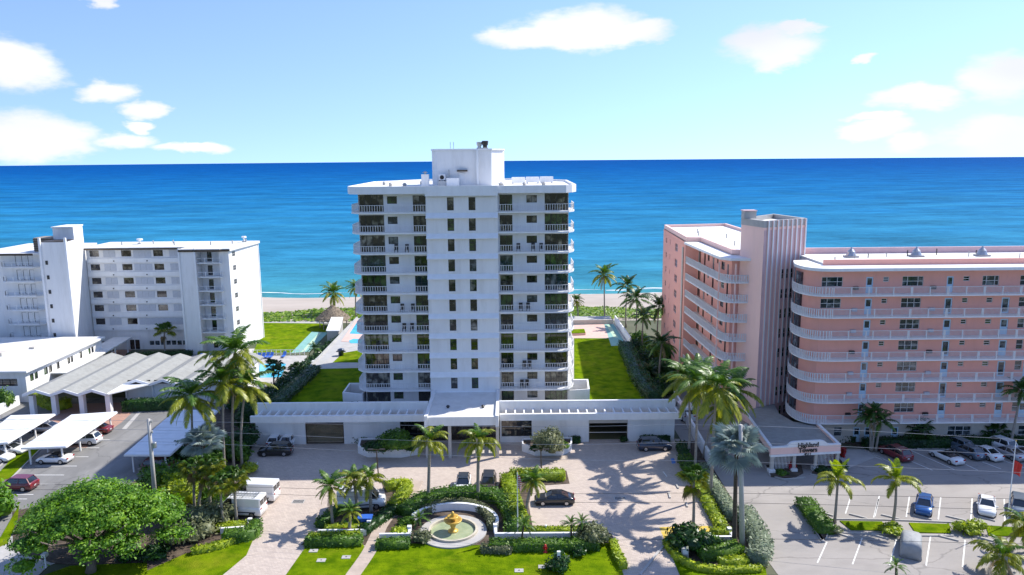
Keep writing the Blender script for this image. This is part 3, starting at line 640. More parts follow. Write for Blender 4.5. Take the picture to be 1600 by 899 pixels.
# roof
MB().prism(rl[:-1]+[(PXR,101.8)]+[(PXR,105.2),(45,105.2),(44.2,106),(43.8,108),(43.8,111)], 25.3, 25.72).build('roof_overhang', M['white2'], PK)
MB().box(43.9,PXR,105.2,105.5,25.721,26.5).build('parapet', M['pink'], PK); MB().box(44.5,PXR,115.8,116.2,0,26.9).build('rear_parapet', M['mauve'], PK)
MB().box(44.0,PXR,105.51,115.79,25.0,26.0).build('roof', M['roofw'], PK)
MB().box(PXR-.3,PXR,103.72,115.79,0,25.29).build('end_wall', M['pink'], PK)
for i, x in enumerate((50.5,60.2,70,80)):
    t = empty('roof_turbine', (x,111.5,26), ['cone shaped roof vent nearest the fluted tower','second cone shaped roof vent from the fluted tower','third cone shaped roof vent from the fluted tower','farthest cone shaped roof vent on the pink block'][i], 'roof vent')
    MB().box(-.9,.9,-.7,.7,0,.25).build('curb', M['grey'], t, world=False); MB().lathe([(.75,.25),(.5,.8),(.55,.85),(.2,1.25),(.08,1.5)],n=12).build('cowl', M['metal'], t, world=False)
for i in range(16):
    x = 46.5+i*2.9+rn.random(); y = 107+rn.random()*7; h = .4+rn.random()*.6
    MB().tube([(x,y,26),(x,y,26+h)],.07,6).build('vent_pipe', M['grey'] if i % 2 else M['frame'], PK)
# fluted tower
T = [(37.0,110.4),(44.8,114.7),(43.0,124),(35.4,116.2)]
TWR = MB().prism(T, 0, 30.6).build('stair_tower', M['pinkl'], PK)
import itertools
d = Vector((T[1][0]-T[0][0], T[1][1]-T[0][1])); Lf = d.length; d /= Lf; nrm2 = Vector((d.y,-d.x)); fa = math.atan2(d.y,d.x)
MB().bar((T[0][0]+d.x*Lf/2+nrm2.x*.03, T[0][1]+d.y*Lf/2+nrm2.y*.03, 15.25),(T[0][0]+d.x*Lf/2+nrm2.x*.03,T[0][1]+d.y*Lf/2+nrm2.y*.03,15.26),.01,.01).build('seam', M['mauve'], TWR)
fin = MB().box(-.1,.1,-.16,-.002,3.2,31.55).mesh('fin', M['pinkl']); finw = MB().box(-.11,.11,-.22,-.161,3.2,31.55).mesh('fin_edge', M['white2'])
panel = MB().box(-Lf/2+.05,Lf/2-.05,-.03,-.001,0,30.2).mesh('panel', M['mauve']); mc = (T[0][0]+d.x*Lf/2, T[0][1]+d.y*Lf/2)
link('recessed_panel', panel, PK, (mc[0],mc[1],0), fa, world=True)
for i in range(9):
    u = .75+i*(Lf-1.0)/8; p = (T[0][0]+d.x*u, T[0][1]+d.y*u, 0); o = link('fin', fin, PK, (p[0]+nrm2.x*.035,p[1]+nrm2.y*.035,0), fa, world=True); link('fin_edge', finw, o)
for z in PF+[.4]:
    for i in range(4):
        u = 3.95+i*.985+.27; p = (T[0][0]+d.x*u+nrm2.x*.05, T[0][1]+d.y*u+nrm2.y*.05)
        window(PK,p,fa,-.27,.27,z+.75,z+2.25,1,2,fm='mauve',gm='glass',inset=0,fw=.05)
M['mauve'] = M['mauve']
tc_ = Vector((sum(p[0] for p in T)/4, sum(p[1] for p in T)/4))
ex = lambda k: [((x-tc_.x)*k+tc_.x, (y-tc_.y)*k+tc_.y) for x,y in T]
MB().ring(ex(1.012), ex(.9), 30.601, 31.6).build('tower_parapet', M['grey'], PK); MB().prism(ex(.895),30.602,30.9).build('tower_roof', M['roofw'], PK)
t = empty('chimney_box', (36.3,115.6,31.6), 'grey box on the corner of the fluted tower', 'roof equipment'); MB().box(-.9,.9,-.8,.8,0,1.1).build('casing', M['grey'], t, world=False); MB().box(-1,1,-.9,.9,1.1,1.25).build('cap', M['mauve'], t, world=False)
# rear wing: galleries facing the alley, solid block at its sea end
WG = PF
b = MB(); blk = [(31.7,137),(32.9,163)]; Lb = math.dist(*blk); ab = math.atan2(blk[0][1]-blk[1][1], blk[0][0]-blk[1][0]); hb = []
for z in WG+[.5]:
    hb += [(3.5,4.9,z+1.0,z+2.2),(8.6,9.4,z+1.2,z+2.3),(15,18,z+.8,z+2.3)]
wall_holes(b, blk[1], ab, Lb, 0, 25.6, hb, .12)
b.add([(31.7,137,0),(34,136.5,0),(34,136.5,25.6),(31.7,137,25.6)],[(0,1,2,3)]); b.add([(32.9,163,0),(47,165,0),(47,165,25.6),(32.9,163,25.6)],[(3,2,1,0)])
b.add([(47,165,0),(47,118,0),(47,118,25.6),(47,165,25.6)],[(3,2,1,0)]); b.build('block_wall', M['pink'], PK)
for i, h in enumerate(hb): window(PK, blk[1], ab, *h, 1 if i % 3 < 2 else 3, 2, gm='glass', fm='mauve')
b = MB(); gw = [(33.9,136.5),(34.3,116.5)]; ag = math.atan2(gw[1][1]-gw[0][1], gw[1][0]-gw[0][0]); Lg = math.dist(*gw); hg = []
for z in WG+[.5]: hg += [(.3,2.2,z+.05,z+2.5),(4.2,5.2,z+.05,z+2.2),(6.5,7.6,z+1.2,z+2.2),(9.5,10.5,z+.05,z+2.2),(12,12.8,z+1.5,z+2.2),(14.5,16.3,z+.9,z+2.2),(17.6,18.5,z+.05,z+2.2)]
wall_holes(b, gw[0], ag, Lg, 0, 25.3, hg, .12); b.add([(34.3,116.5,0),(37,116.5,0),(37,116.5,25.3),(34.3,116.5,25.3)],[(0,1,2,3)]); b.build('wing_wall', M['pink'], PK)
for i, h in enumerate(hg): window(PK, gw[0], ag, *h, 1, 2 if i % 7 in (2,4,5) else 1, gm='glass', fm='frame' if i % 3 else 'framew', name='window' if i % 7 in (2,4,5) else 'door')
rw = [(31.7,136.4),(32.0,125),(32.25,117.5)]+smooth_line([(32.25,117.5),(32.5,115.2),(33.4,114.0),(35.0,113.7),(36.2,113.7)],4)[1:]
sw = MB().prism(rw+[(36.0,116.49),(34.29,116.49),(33.89,136.4)],-.17,0).mesh('gallery', M['white2']); rwm = railing_mesh([(x+.08,y+.06) for x,y in rw],1.1,.16,'rail',2.4,pw=.035, big=.12)
for z in WG:
    o = link('gallery', sw, PK, (0,0,z), world=True); link('railing', rwm, o)
    for (x,y) in ((32.35,116.5),(34.2,114.1)): MB().box(x-.1,x+.1,y-.1,y+.1,z+.01,z+2.83).build('gallery_post', M['pinkl'], PK)
MB().prism([(31.3,136.4),(31.9,117.5),(32.1,115),(33.2,113.6),(36.4,113.3),(36.2,116.6),(34.6,117.5),(34.2,136.4)], 25.31, 25.7).build('wing_overhang', M['white2'], PK)
MB().ring([(34.7,118.2),(36.6,116.8),(46.9,118.5),(46.9,164.9),(33,162.9),(31.9,137.1),(34.4,136.6)],[(35,118.5),(36.7,117.2),(46.5,118.9),(46.5,164.5),(33.4,162.5),(32.4,137.5),(34.9,136.9)],25.701,26.5).build('wing_parapet', M['pinkl'], PK)
MB().prism([(35,118.5),(36.7,117.2),(46.5,118.9),(46.5,164.5),(33.4,162.5),(32.4,137.5),(34.9,136.9)],25.2,25.95).build('wing_roof', M['roofw'], PK)
for (x,y) in ((37,150),(40,140),(38,128),(42,133),(36,145),(41,122)): MB().tube([(x,y,25.95),(x,y,26.8)],.1,6).build('vent_pipe', M['grey'], PK)
MB().box(31.55,31.68,138.2,139.1,2,24.5).build('cable_chase', M['beige'], PK)
# porte-cochere with sign
PC = empty('sign_canopy', (38.5,97,0), 'low pink porte-cochere canopy with the building name on its front', 'canopy')
c4 = [(33.7,93.6),(42.9,94.6),(43.2,103.0),(40.4,104),(39.6,107.5),(40.4,112),(37,110.3),(34.6,108.5)]
MB().prism(c4,2.85,3.15).build('canopy_roof', M['roofg'], PC)
fr = [(33.5,93.3),(43.1,94.4)]; fd = Vector((fr[1][0]-fr[0][0],fr[1][1]-fr[0][1])); FLn = fd.length; fd /= FLn; fang = math.atan2(fd.y,fd.x)
def front(prof0, z0, y0, y1, name, m):
    b = MB(); n = len(prof0); b.add([(u,y,z) for y in (y0,y1) for u,z in prof0]+[(u,y,z0) for y in (y0,y1) for u,_ in prof0], [])
    f = []
    for i in range(n-1):
        f += [(i,2*n+i,2*n+i+1,i+1),(n+i,n+i+1,3*n+i+1,3*n+i),(i,i+1,n+i+1,n+i),(2*n+i,3*n+i,3*n+i+1,2*n+i+1)]
    f += [(0,n,3*n,2*n),(n-1,3*n-1,4*n-1,2*n-1)]
    b.f += f; b.m += [0]*len(f)
    return link(name, b.mesh(name, m), PC, (*fr[0],0), fang, world=True)
prof = [(0,3.45),(1.9,3.45),(2.3,3.52),(2.75,3.95),(3.2,4.05),(6.9,4.05),(7.4,3.9),(7.9,3.5),(8.3,3.45),(FLn,3.45)]
front(prof, 2.55, -.02, .28, 'fascia', M['pinkl']); front([(u,z+.14) for u,z in prof], 3.44, -.06, .32, 'coping', M['white2']); front([(0,2.54),(FLn,2.54)], 2.25, -.08, .3, 'lower_band', M['white2'])
for a, c in ((c4[0],c4[7]),(c4[1],c4[2])):
    MB().bar((a[0],a[1]+.3,3.05),(c[0],c[1],3.05),.28,.8).build('side_fascia', M['pinkl'], PC); MB().bar((a[0],a[1]+.3,3.52),(c[0],c[1],3.52),.36,.14).build('side_coping', M['white2'], PC)
for u in (.3,3.35,6.35,FLn-.3):
    x, y = fr[0][0]+fd.x*u, fr[0][1]+fd.y*u+.2; MB().box(x-.2,x+.2,y-.2,y+.2,.5,2.24).build('column', M['beige'], PC); MB().box(x-.4,x+.4,y-.45,y+.45,0,.5).build('plinth', M['white2'], PC)
for u0, u1 in ((.6,3.1),(6.6,FLn-.6)):
    b = MB()
    for i in range(14): u = u0+(u1-u0)*i/13; x, y = fr[0][0]+fd.x*u, fr[0][1]+fd.y*u+.6; b.box(x-.03,x+.03,y-.03,y+.03,.3,2.2)
    b.build('screen_grille', M['white2'], PC)
MB().box(36.9,39.7,99,99.1,0,2.8).build('entrance_door', M['mauve'], PC)
def text_mesh(s, size, m, ext=.03, bold=.0):
    cu = bpy.data.curves.new('lettering', 'FONT'); cu.body = s; cu.size = size; cu.extrude = ext; cu.align_x = 'CENTER'; cu.offset = bold
    o = bpy.data.objects.new('tmp', cu); col.objects.link(o); me = bpy.data.meshes.new_from_object(o.evaluated_get(bpy.context.evaluated_depsgraph_get())); bpy.data.objects.remove(o); me.materials.clear(); me.materials.append(m); return me
for s, sz, u, z, bo in (('Highland',.82,5.1,3.42,.02),('Towers',.82,5.1,2.72,.02),('4511',.5,5.1,2.24,.0)):
    o = link('lettering', text_mesh(s, sz, M['frame'], .04, bo), PC, (fr[0][0]+fd.x*u, fr[0][1]+fd.y*u-.12, z), fang, world=True); o.rotation_euler = (math.pi/2,0,fang)

# ================================================================== LEFT PROPERTY
LB = empty('white_apartment_block', (-78,164,0), 'white seven storey block at left with a tall stair tower', 'building')
LF = [19.75-3.0*k for k in range(6)]            # gallery floors
YM = 162.3
b = MB(); hm = []; sh = []
for k, z in enumerate(LF):
    y = 403+22*k
    for j, (a, c) in enumerate(((140.6,155),(190,205.5),(240,255))):
        xa, xb = D(a+2.1*k,y,YM)[0], D(c+2.1*k,y,YM)[0]
        if k == 5 and j == 2: continue
        hm.append((xa+92,xb+92,z+.95,z+2.3))
gl = [(11.9+i*1.22,12.95+i*1.22,.9,1.95) for i in range(9)]+[(7.6,8.6,.05,2.2),(8.75,9.75,.05,2.2),(1.5,2.6,.9,1.9)]
wall_holes(b, (-92,YM), 0, 22.2, 0, 22.3, hm+gl, .15); b.build('gallery_wall', M['white'], LB)
for h in hm: window(LB,(-92,YM),0,*h,2 if h[0] % 1 < .5 else 1,1,fm='frame',gm='glassd')
for h in gl[:9]: window(LB,(-92,YM),0,*h,1,1,fm='framew',gm='glassb',fw=.05)
for h in gl[9:]: window(LB,(-92,YM),0,*h,1,1,fm='frame',gm='glassd')
shm = MB().box(-.62,.62,-.05,0,0,1.5).mesh('shutter', M['shutter'])
for k, z in enumerate(LF):
    hs = [h for h in hm if abs(h[2]-z-.95) < .1]
    for i in range(15):
        u = 4.3+i*1.3-.0*k
        if all(u+.75 < h[0] or u-.75 > h[1] for h in hs) and u < 21.4: link('shutter', shm, LB, (-92+u,YM-.004,z+.85), world=True)
    MB().box(-91.9,-69.9,YM-.3,YM-.06,z-.35,z+.6).build('balustrade', M['white2'], LB)
    for px in (180,232): x = D(px,420+22*k,YM)[0]; MB().box(x-.12,x+.12,YM-.42,YM-.301,z-.1,z+.12).build('gallery_lamp', M['frame'], LB)
MB().box(-92.3,-69.9,YM-1.0,173,22.31,22.75).build('roof', M['roofw'], LB); MB().box(-92.3,-69.9,YM-1.08,YM-1.001,22.25,22.6).build('roof_edge', M['bronze'], LB)
MB().box(-92,-58.2,172.6,172.9,0,22.3).build('rear_wall', M['white'], LB)
# right end: pier, balcony stack, end wall
b = MB(); b.box(-69.8,-66.4,157.4,162.28,0,22.2); b.build('pier', M['white'], LB)
MB().box(-69.95,-69.65,157.1,157.39,0,22.9).build('fin', M['white2'], LB); MB().box(-66.6,-66.3,157.1,157.39,0,22.9).build('fin', M['white2'], LB)
b = MB(); hd = [(1.3,2.3,z+.05,z+2.15) for z in LF+[.7]]
wall_holes(b, (-66.39,160.2), 0, 4.6, 0, 22.2, hd, .15); b.add([(-61.79,160.2,0),(-61.79,158.2,0),(-61.79,158.2,22.2),(-61.79,160.2,22.2)],[(0,3,2,1)])
b.add([(-61.79,158.2,0),(-59.7,158.2,0),(-59.7,158.2,22.2),(-61.79,158.2,22.2)],[(0,1,2,3)])
he = [(1.6,3.0,z+1.0,z+2.1) for z in LF]
ae = math.atan2(14.6,1.4); wall_holes(b, (-59.7,158.2), ae, 14.67, 0, 22.2, he, .15); b.build('end_wall', M['white'], LB)
for h in hd: window(LB,(-66.39,160.2),0,*h,1,1,name='balcony_door')
for h in he: window(LB,(-59.7,158.2),ae,*h,3,2,fm='grey' if 'grey' in M else 'frame',gm='glass')
bs = MB().box(-66.35,-61.2,157.6,160.19,-.15,0).mesh('balcony', M['white2']); br = railing_mesh([(-66.3,157.66),(-61.26,157.66),(-61.26,158.15)],1.0,1.68,'white2',1.0,pw=.09,big=.09)
bg = MB().box(-66.25,-61.35,157.69,157.71,.15,.92).mesh('balcony_screen', M['shutter'])
for z in LF: o = link('balcony', bs, LB, (0,0,z), world=True); link('railing', br, o)
MB().prism([(-69.89,157.2),(-61.2,157.2),(-60.8,157.6),(-59.2,157.6),(-57.9,173),(-69.89,173)],22.21,22.75).build('end_roof', M['roofw'], LB)
MB().prism([(-69.89,157.1),(-61.15,157.1),(-60.75,157.5),(-59.15,157.5),(-59.2,157.59),(-60.8,157.59),(-61.2,157.19),(-69.89,157.19)],22.15,22.6).build('end_roof_edge', M['bronze'], LB)
for (x,y) in ((-86,166),(-80,168),(-74,165),(-66,165),(-62,167),(-60,170),(-76,169)): MB().tube([(x,y,22.75),(x,y,23.5)],.14,6).build('roof_pipe', M['grey'], LB)
t = empty('roof_fan', (-83,168,22.75), 'white mushroom fan on the left block roof', 'roof equipment'); MB().lathe([(.25,0),(.25,.8),(.7,.9),(.6,1.2)],n=12).build('hood', M['white2'], t, world=False); MB().box(-.4,.4,-.4,.4,0,.2).build('base', M['grey'], t, world=False)
t = empty('roof_fan', (-60.6,170.5,22.75), 'small white fan at the right corner of the left block', 'roof equipment'); MB().lathe([(.2,0),(.2,.9),(.6,1.0),(.5,1.3)],n=12).build('hood', M['white2'], t, world=False); MB().box(-.4,.4,-.4,.4,0,.2).build('base', M['grey'], t, world=False)
# stair tower
ST = MB().prism([(-95.2,152),(-90.0,152),(-90.9,156.5),(-95.2,156.5)],0,25.0).build('stair_tower', M['white'], LB); MB().prism([(-95.2,156.51),(-90.9,156.51),(-92.0,161.9),(-95.2,161.9)],0,27.5).build('stair_tower_top', M['white'], LB)
MB().prism([(-95.4,156.3),(-90.8,156.3),(-91.9,162.1),(-95.4,162.1)],27.501,27.75).build('tower_coping', M['white2'], LB); MB().prism([(-95.1,152.1),(-90.1,152.1),(-90.95,156.3),(-95.1,156.3)],25.001,25.15).build('tower_coping', M['bronze'], LB)
for x in (-95.45,-90.25): MB().box(x,x+.4,151.6,151.99,0,25.9).build('fin', M['white2'], LB)
for z in LF+[1.5]: MB().box(-94.6,-94.1,151.93,151.99,z+.7,z+1.5).build('vent_window', M['frame'], LB)
t = empty('cooling_tower', (-97.2,158,22.6), 'brown louvred cooling unit beside the stair tower', 'roof equipment'); MB().box(-1.9,1.9,-2,2,0,2.9).build('casing', M['wood'], t, world=False)
for i in range(7): MB().box(-1.95,1.95,-2.08,-2.001,.3+i*.36,.5+i*.36).build('louvre', M['bronze'], t, world=False)
# left wing with balconies
b = MB(); hw = []
for z in LF: hw += [(7.0,8.0,z+.05,z+2.2),(8.3,9.3,z+.05,z+2.2),(9.6,10.6,z+.05,z+2.2)]
wall_holes(b,(-110,155.5),0,14.8,0,22.2,hw,.15); b.build('wing_wall', M['white'], LB)
for h in hw: window(LB,(-110,155.5),0,*h,1,1,gm='dark',name='balcony_door')
MB().prism([(-111,153.6),(-98,153.6),(-96.5,154.6),(-95.3,154.6),(-95.3,173),(-111,173)],22.21,22.6).build('wing_roof', M['roofw'], LB); MB().box(-111,-98,153.5,153.59,22.15,22.55).build('wing_roof_edge', M['bronze'], LB)
MB().box(-111,-95.3,155.6,172.9,0,22.15).build('wing_body', M['white'], LB)
ws = MB().prism([(-105.5,155.49),(-105,154.0),(-104,153.4),(-98.2,153.4),(-97,155.49)],-.15,0).mesh('balcony', M['white2']); wr = railing_mesh([(-105.3,155.3),(-104.9,154.1),(-104,153.5),(-98.3,153.5),(-97.2,155.3)],1.0,1.4,'white2',1.0,pw=.09,big=.09)
for z in LF: o = link('balcony', ws, LB, (0,0,z), world=True); link('railing', wr, o)

# low two storey building far left
LW = empty('low_white_building', (-100,137,0), 'low white flat roofed building at the far left edge', 'building')
b = MB(); h1 = [(30.5,34.5,2.9,4.2)]; h2 = [(1.2,2.2,3.3,4.6),(2.5,3.4,3.3,4.6),(5.2,6.3,3.3,4.6),(6.6,7.6,3.3,4.6),(9.0,9.9,2.4,4.6),(12.4,13.3,3.3,4.5),(13.5,14.3,3.3,4.5),(16.5,17.4,2.4,4.6),(19.6,20.4,3.3,4.5),(20.7,21.5,3.3,4.5)]
wall_holes(b,(-120,125.8),0,36,0,5.4,h1,.15); wall_holes(b,(-84,125.8),R(90),24.5,0,5.4,h2,.15); b.build('wall', M['white'], LW)
window(LW,(-120,125.8),0,*h1[0],3,2,gm='glassb')
for h in h2: window(LW,(-84,125.8),R(90),*h,1,1,gm='glass')
MB().box(-120,-83.2,125.0,150.5,5.41,5.75).build('roof', M['roofw'], LW)
for (x,y,s) in ((-95,136,.9),(-92,141,.5),(-101,133,.6)): MB().box(x-s,x+s,y-s,y+s,5.751,5.75+s*.7).build('roof_hatch', M['beige'], LW)
# stair with white balusters beside it
t = empty('outdoor_stair', (-81.5,134,0), 'white railed outdoor stair along the low building', 'stair')
for i in range(14): MB().box(-82.6,-81.2,126.6+i*.75,127.3+i*.75,i*.16,i*.16+.18).build('tread', M['conc'], t)
b = MB()
for i in range(27): y = 126.8+i*.4; z = (y-126.6)*.213; b.box(-81.25,-81.2,y-.03,y+.03,z,z+1.1)
b.bar((-81.22,126.6,1.05),(-81.22,137.3,3.4),.09,.09); b.build('railing', M['white2'], t)
t = empty('low_planter_wall', (-86,121,0), 'low white planter wall at the far left', 'wall'); MB().box(-95,-84.6,119.0,119.4,0,1.6).box(-84.99,-84.6,119.4,124.5,0,1.6).build('wall', M['white2'], t); sheet('soil',[(-95,119.4),(-85,119.4),(-85,124.5),(-95,124.5)],1.3,M['soil'],None,t)

# covered walkway
t = empty('covered_walkway', (-78,146,0), 'long white covered walkway leading to the left block', 'walkway')
wk = GP([(178,527),(206,527),(108,583),(72,583)],3.2)
MB().prism(wk,3.0,3.25).build('roof', M['roofw'], t)
for q in (.08,.3,.52,.74,.95):
    for e0, e1 in ((wk[1],wk[2]),(wk[0],wk[3])):
        x = e0[0]+(e1[0]-e0[0])*q; y = e0[1]+(e1[1]-e0[1])*q+.15; x += (-.25 if e0 is wk[1] else .25); MB().box(x-.12,x+.12,y-.12,y+.12,0,2.99).build('post', M['white2'], t)
slab('walk', GP([(182,547),(206,547),(150,590),(110,590)]), -.02, .04, M['redbrick'])

# folded plate pavilion
PV = empty('folded_roof_pavilion', (-64,130,0), 'entrance pavilion with a grey zigzag folded roof', 'building')
per = 4.55; X0 = -79.8
def fold(i0, i1, y0, y1, name, over=.0):
    b = MB(); n = 2*(i1-i0)+1; xs = [X0+per*(i0+k/2) for k in range(n)]; zs = [3.8 if (k+2*i0) % 2 == 0 else 4.55 for k in range(n)]
    for t_ in (0, -.22):
        for y in (y0,y1): b.v += [(x,y,z+t_) for x,z in zip(xs,zs)]
    f = []
    for k in range(n-1): f += [(k,k+1,n+k+1,n+k),(2*n+k,3*n+k,3*n+k+1,2*n+k+1),(k,2*n+k,2*n+k+1,k+1),(n+k,n+k+1,3*n+k+1,3*n+k)]
    f += [(0,n,3*n,2*n),(n-1,3*n-1,4*n-1,2*n-1)]; b.f += f; b.m += [0]*len(f)
    b.build(name, M['roofg'], PV)
    e = MB()
    for k in range(n-1):
        (xa,za),(xb,zb) = (xs[k],zs[k]),(xs[k+1],zs[k+1])
        e.add([(xa,y,z) for y in (y0-.12,y0-.002) for z in (za-.42,za+.03)]+[(xb,y,z) for y in (y0-.12,y0-.002) for z in (zb-.42,zb+.03)],[(0,4,5,1),(2,3,7,6),(1,5,7,3),(0,2,6,4)])
    e.build('eave_board', M['white2'], PV)
fold(0,3,118.2,142,'folded_roof'); fold(3,7,123.6,141,'folded_roof')
MB().prism([(X0+3*per,118.2),(X0+3*per+.3,118.2),(X0+4*per,123.55),(X0+3*per+.003,123.55)],3.55,3.75).build('eave_wing', M['white2'], PV)
for i in (.2,1.0,2.0,2.95):
    x = X0+per*i; MB().box(x-.38,x+.38,118.8,119.6,0,3.34).build('column', M['white2'], PV)
b = MB().box(X0+3*per,-48.2,124.6,124.8,0,3.5).box(X0+3*per,X0+3*per+.2,124.8,139,0,3.5).box(-48.4,-48.2,124.8,139,0,3.5).box(X0+3*per,-48.2,138.8,139,0,3.5); b.build('wall', M['white'], PV)
for i in range(3,7):
    x = X0+per*i; MB().box(x+.35,x+per-.35,124.5,124.595,3.505,4.15).build('clerestory_window', M['dark'], PV); MB().box(x-.12,x+.12,124.3,124.599,0,3.5).build('pilaster', M['white2'], PV)
slab('entrance_paving', GP([(88,632),(225,628),(190,660),(135,700),(60,700),(70,660)]), -.02, .012, M['redbrick'])
slab('entrance_paving_edge', GP([(219,640),(224,640),(197,671),(190,671)]), -.02, .018, M['conc'])

# carports
wcorr = mat('white_corrugated_roofing', (.74,.75,.76), .45, .05, .8, wear=((.55,.55,.54),.5,.35))
def carport(quad, z, label, ncol, far=1.0, m=wcorr):
    q = GP(quad, z); t = empty('carport', (*[sum(p[i] for p in q)/4 for i in (0,1)],0), label, 'carport', 'white carports in the left parking lot')
    A, B_, C_, D_ = [Vector((*p,z)) for p in q]                   # front left, front right, back right, back left
    L = (D_-A).length; n = int(L/1.1)
    for i in range(n):                                            # ribbed panels side by side
        a = A.lerp(D_,i/n); c = B_.lerp(C_,i/n); a2 = A.lerp(D_,(i+.97)/n); c2 = B_.lerp(C_,(i+.97)/n)
        h = .02*(i%2); b = MB(); b.add([tuple(p+Vector((0,0,dz))) for dz in (h,h+.1) for p in (a,c,c2,a2)],[(0,3,2,1),(4,5,6,7),(0,1,5,4),(1,2,6,5),(2,3,7,6),(3,0,4,7)]); b.build('roof_panel', m, t)
    for (p, r_) in ((A,D_),(B_,C_)): MB().bar(tuple(p+Vector((0,0,-.09))),tuple(r_+Vector((0,0,-.09))),.14,.17).build('edge_beam', M['white2'], t)
    MB().bar(tuple(A+Vector((0,0,-.06))),tuple(B_+Vector((0,0,-.06))),.12,.2).build('end_fascia', M['white2'], t)
    for i in range(ncol):
        f = .03+.94*far*i/(ncol-1)
        for s in (.14,.86):
            p = A.lerp(D_,f).lerp(B_.lerp(C_,f),s); MB().box(p.x-.09,p.x+.09,p.y-.09,p.y+.09,0,z-.18).build('post', M['white2'], t)
        a, c = A.lerp(D_,f).lerp(B_.lerp(C_,f),.05), A.lerp(D_,f).lerp(B_.lerp(C_,f),.95); MB().bar((a.x,a.y,z-.1),(c.x,c.y,z-.1),.1,.16).build('cross_beam', M['white2'], t)
    return t
carport([(-42,697),(12,692),(86,647.5),(17,650)], 2.5, 'white ribbed carport leftmost in the lot', 4)
carport([(33,701),(103,698.5),(183,644),(112,649)], 2.5, 'white ribbed carport in the middle, a convertible at its near end', 4)
carport([(194,711.5),(265,711.5),(342,641),(275,642)], 2.6, 'shaded blue-white carport at right, behind the palm trunks', 4)

# ================================================================== LAWNS AND BEDS
def ext(poly, *more): return poly+list(more)
LZ = .07
slab('front_lawn_left', GP([(478,855),(568,852),(572,862),(556,899)])+[(-17.2,60),(-25,60)]+GP([(447,899)]), -.02, LZ, M['grass'])
slab('front_lawn', GP([(586,858),(640,850),(720,853),(800,852),(962,849),(974,899)])+[(12.6,60),(-16,60)]+GP([(563,899)]), -.02, LZ, M['grass'])
slab('side_lawn', GP([(225,895),(290,866),(340,853),(398,838),(385,868),(348,899)])+[(-31.5,60),(-46,60),(-46,69)], -.02, LZ, M['grass'])
slab('corner_lawn', GP([(1045,858),(1068,880),(1118,890),(1196,887),(1198,899)])+[(26.4,60),(18,60)]+GP([(1062,899)]), -.02, LZ, M['grass'])
slab('left_bed', GP([(392,636),(396,690),(380,748),(402,765),(398,822),(390,840),(340,853),(230,893),(80,880),(20,860),(20,800),(200,760),(262,715),(345,640)]), -.02, .05, M['soil'])
slab('island_bed', GP([(470,852),(505,822),(535,797),(560,785),(603,776),(596,752),(640,750),(642,772),(612,798),(592,815),(575,852)]), -.02, .05, M['soil'])
slab('fountain_bed', GP([(583,856),(592,828),(612,812),(655,788),(690,776),(770,776),(790,738),(885,736),(890,756),(832,760),(826,790),(832,822),(930,824),(956,835),(968,872),(960,849),(720,853),(640,852)]), -.02, .052, M['soil'])
slab('corner_bed', GP([(1040,852),(1062,836),(1118,832),(1085,745),(1062,690),(1088,690),(1150,790),(1198,850),(1196,886),(1118,889),(1068,879)]), -.02, .05, M['soil'])
slab('brick_border', GP([(400,822),(404,765),(409,765),(406,826),(350,899),(342,899)]), 0, .02, M['conc'])
path = smooth_line(GP([(652,752),(636,780),(612,802),(596,822),(588,840),(575,866),(552,899)]),5)+[(-17,60)]
o = MB().strip(path, 1.5, 0, .085).build('garden_path', mat('tan_path_concrete',(.46,.37,.30),.85,.1,.8,coords='World',wear=((.34,.27,.22),.5,.5))); o['kind'] = 'structure'
# grass and kerbs of the left lot, small islands of the right lot
slab('lot_grass_strip', GP([(-60,745),(0,738),(33,702),(66,700),(22,745),(-60,775)]), -.02, .1, M['grass'])
slab('corner_grass', GP([(-60,850),(0,842),(30,790),(28,812),(12,850),(-60,880)]), -.02, .08, M['grass'])
slab('concrete_drive', GP([(-80,870),(20,838),(60,815),(105,850),(110,870),(75,885),(60,899)])+[(-52,60),(-80,60)], -.02, .03, M['conc'])
slab('verge_grass', GP([(70,899),(110,885),(230,880),(230,899)])+[(-40,60),(-50,60)], -.02, .06, M['grass'])
slab('court_walk', GP([(150,575),(400,556),(400,545),(300,548),(140,560)]), -.02, .02, M['conc'])
slab('courtyard_lawn', GP([(165,585),(300,575),(300,560),(240,555),(190,565)]), -.02, .05, M['grass'])
isl = GP([(1250,790),(1262,779),(1300,815),(1290,842),(1284,846)]); slab('island_bed_right', isl, -.02, .14, M['soil'])
for nm, p in (('island_lawn', [(1312,815),(1378,816),(1386,830),(1330,829)]),('island_lawn', [(1420,818),(1483,820),(1486,834),(1430,833)]),('island_lawn', [(1540,822),(1600,826),(1640,840),(1545,838)])):
    slab(nm, GP(p), -.02, .1, M['grass'])
slab('pink_front_bed', GP([(1330,690),(1640,690),(1640,702),(1440,697),(1345,700),(1290,683)]), -.02, .12, M['soil'])
slab('canopy_walk', GP([(1310,705),(1345,703),(1375,712),(1330,730),(1310,740)]), -.02, .05, M['conc'])
for p in ([(1196,728),(1205,746),(1240,748),(1255,740),(1252,728)], [(1268,742),(1300,742),(1322,730),(1312,718),(1275,725)]):
    slab('canopy_bed', GP(p), -.02, .14, M['soil'])
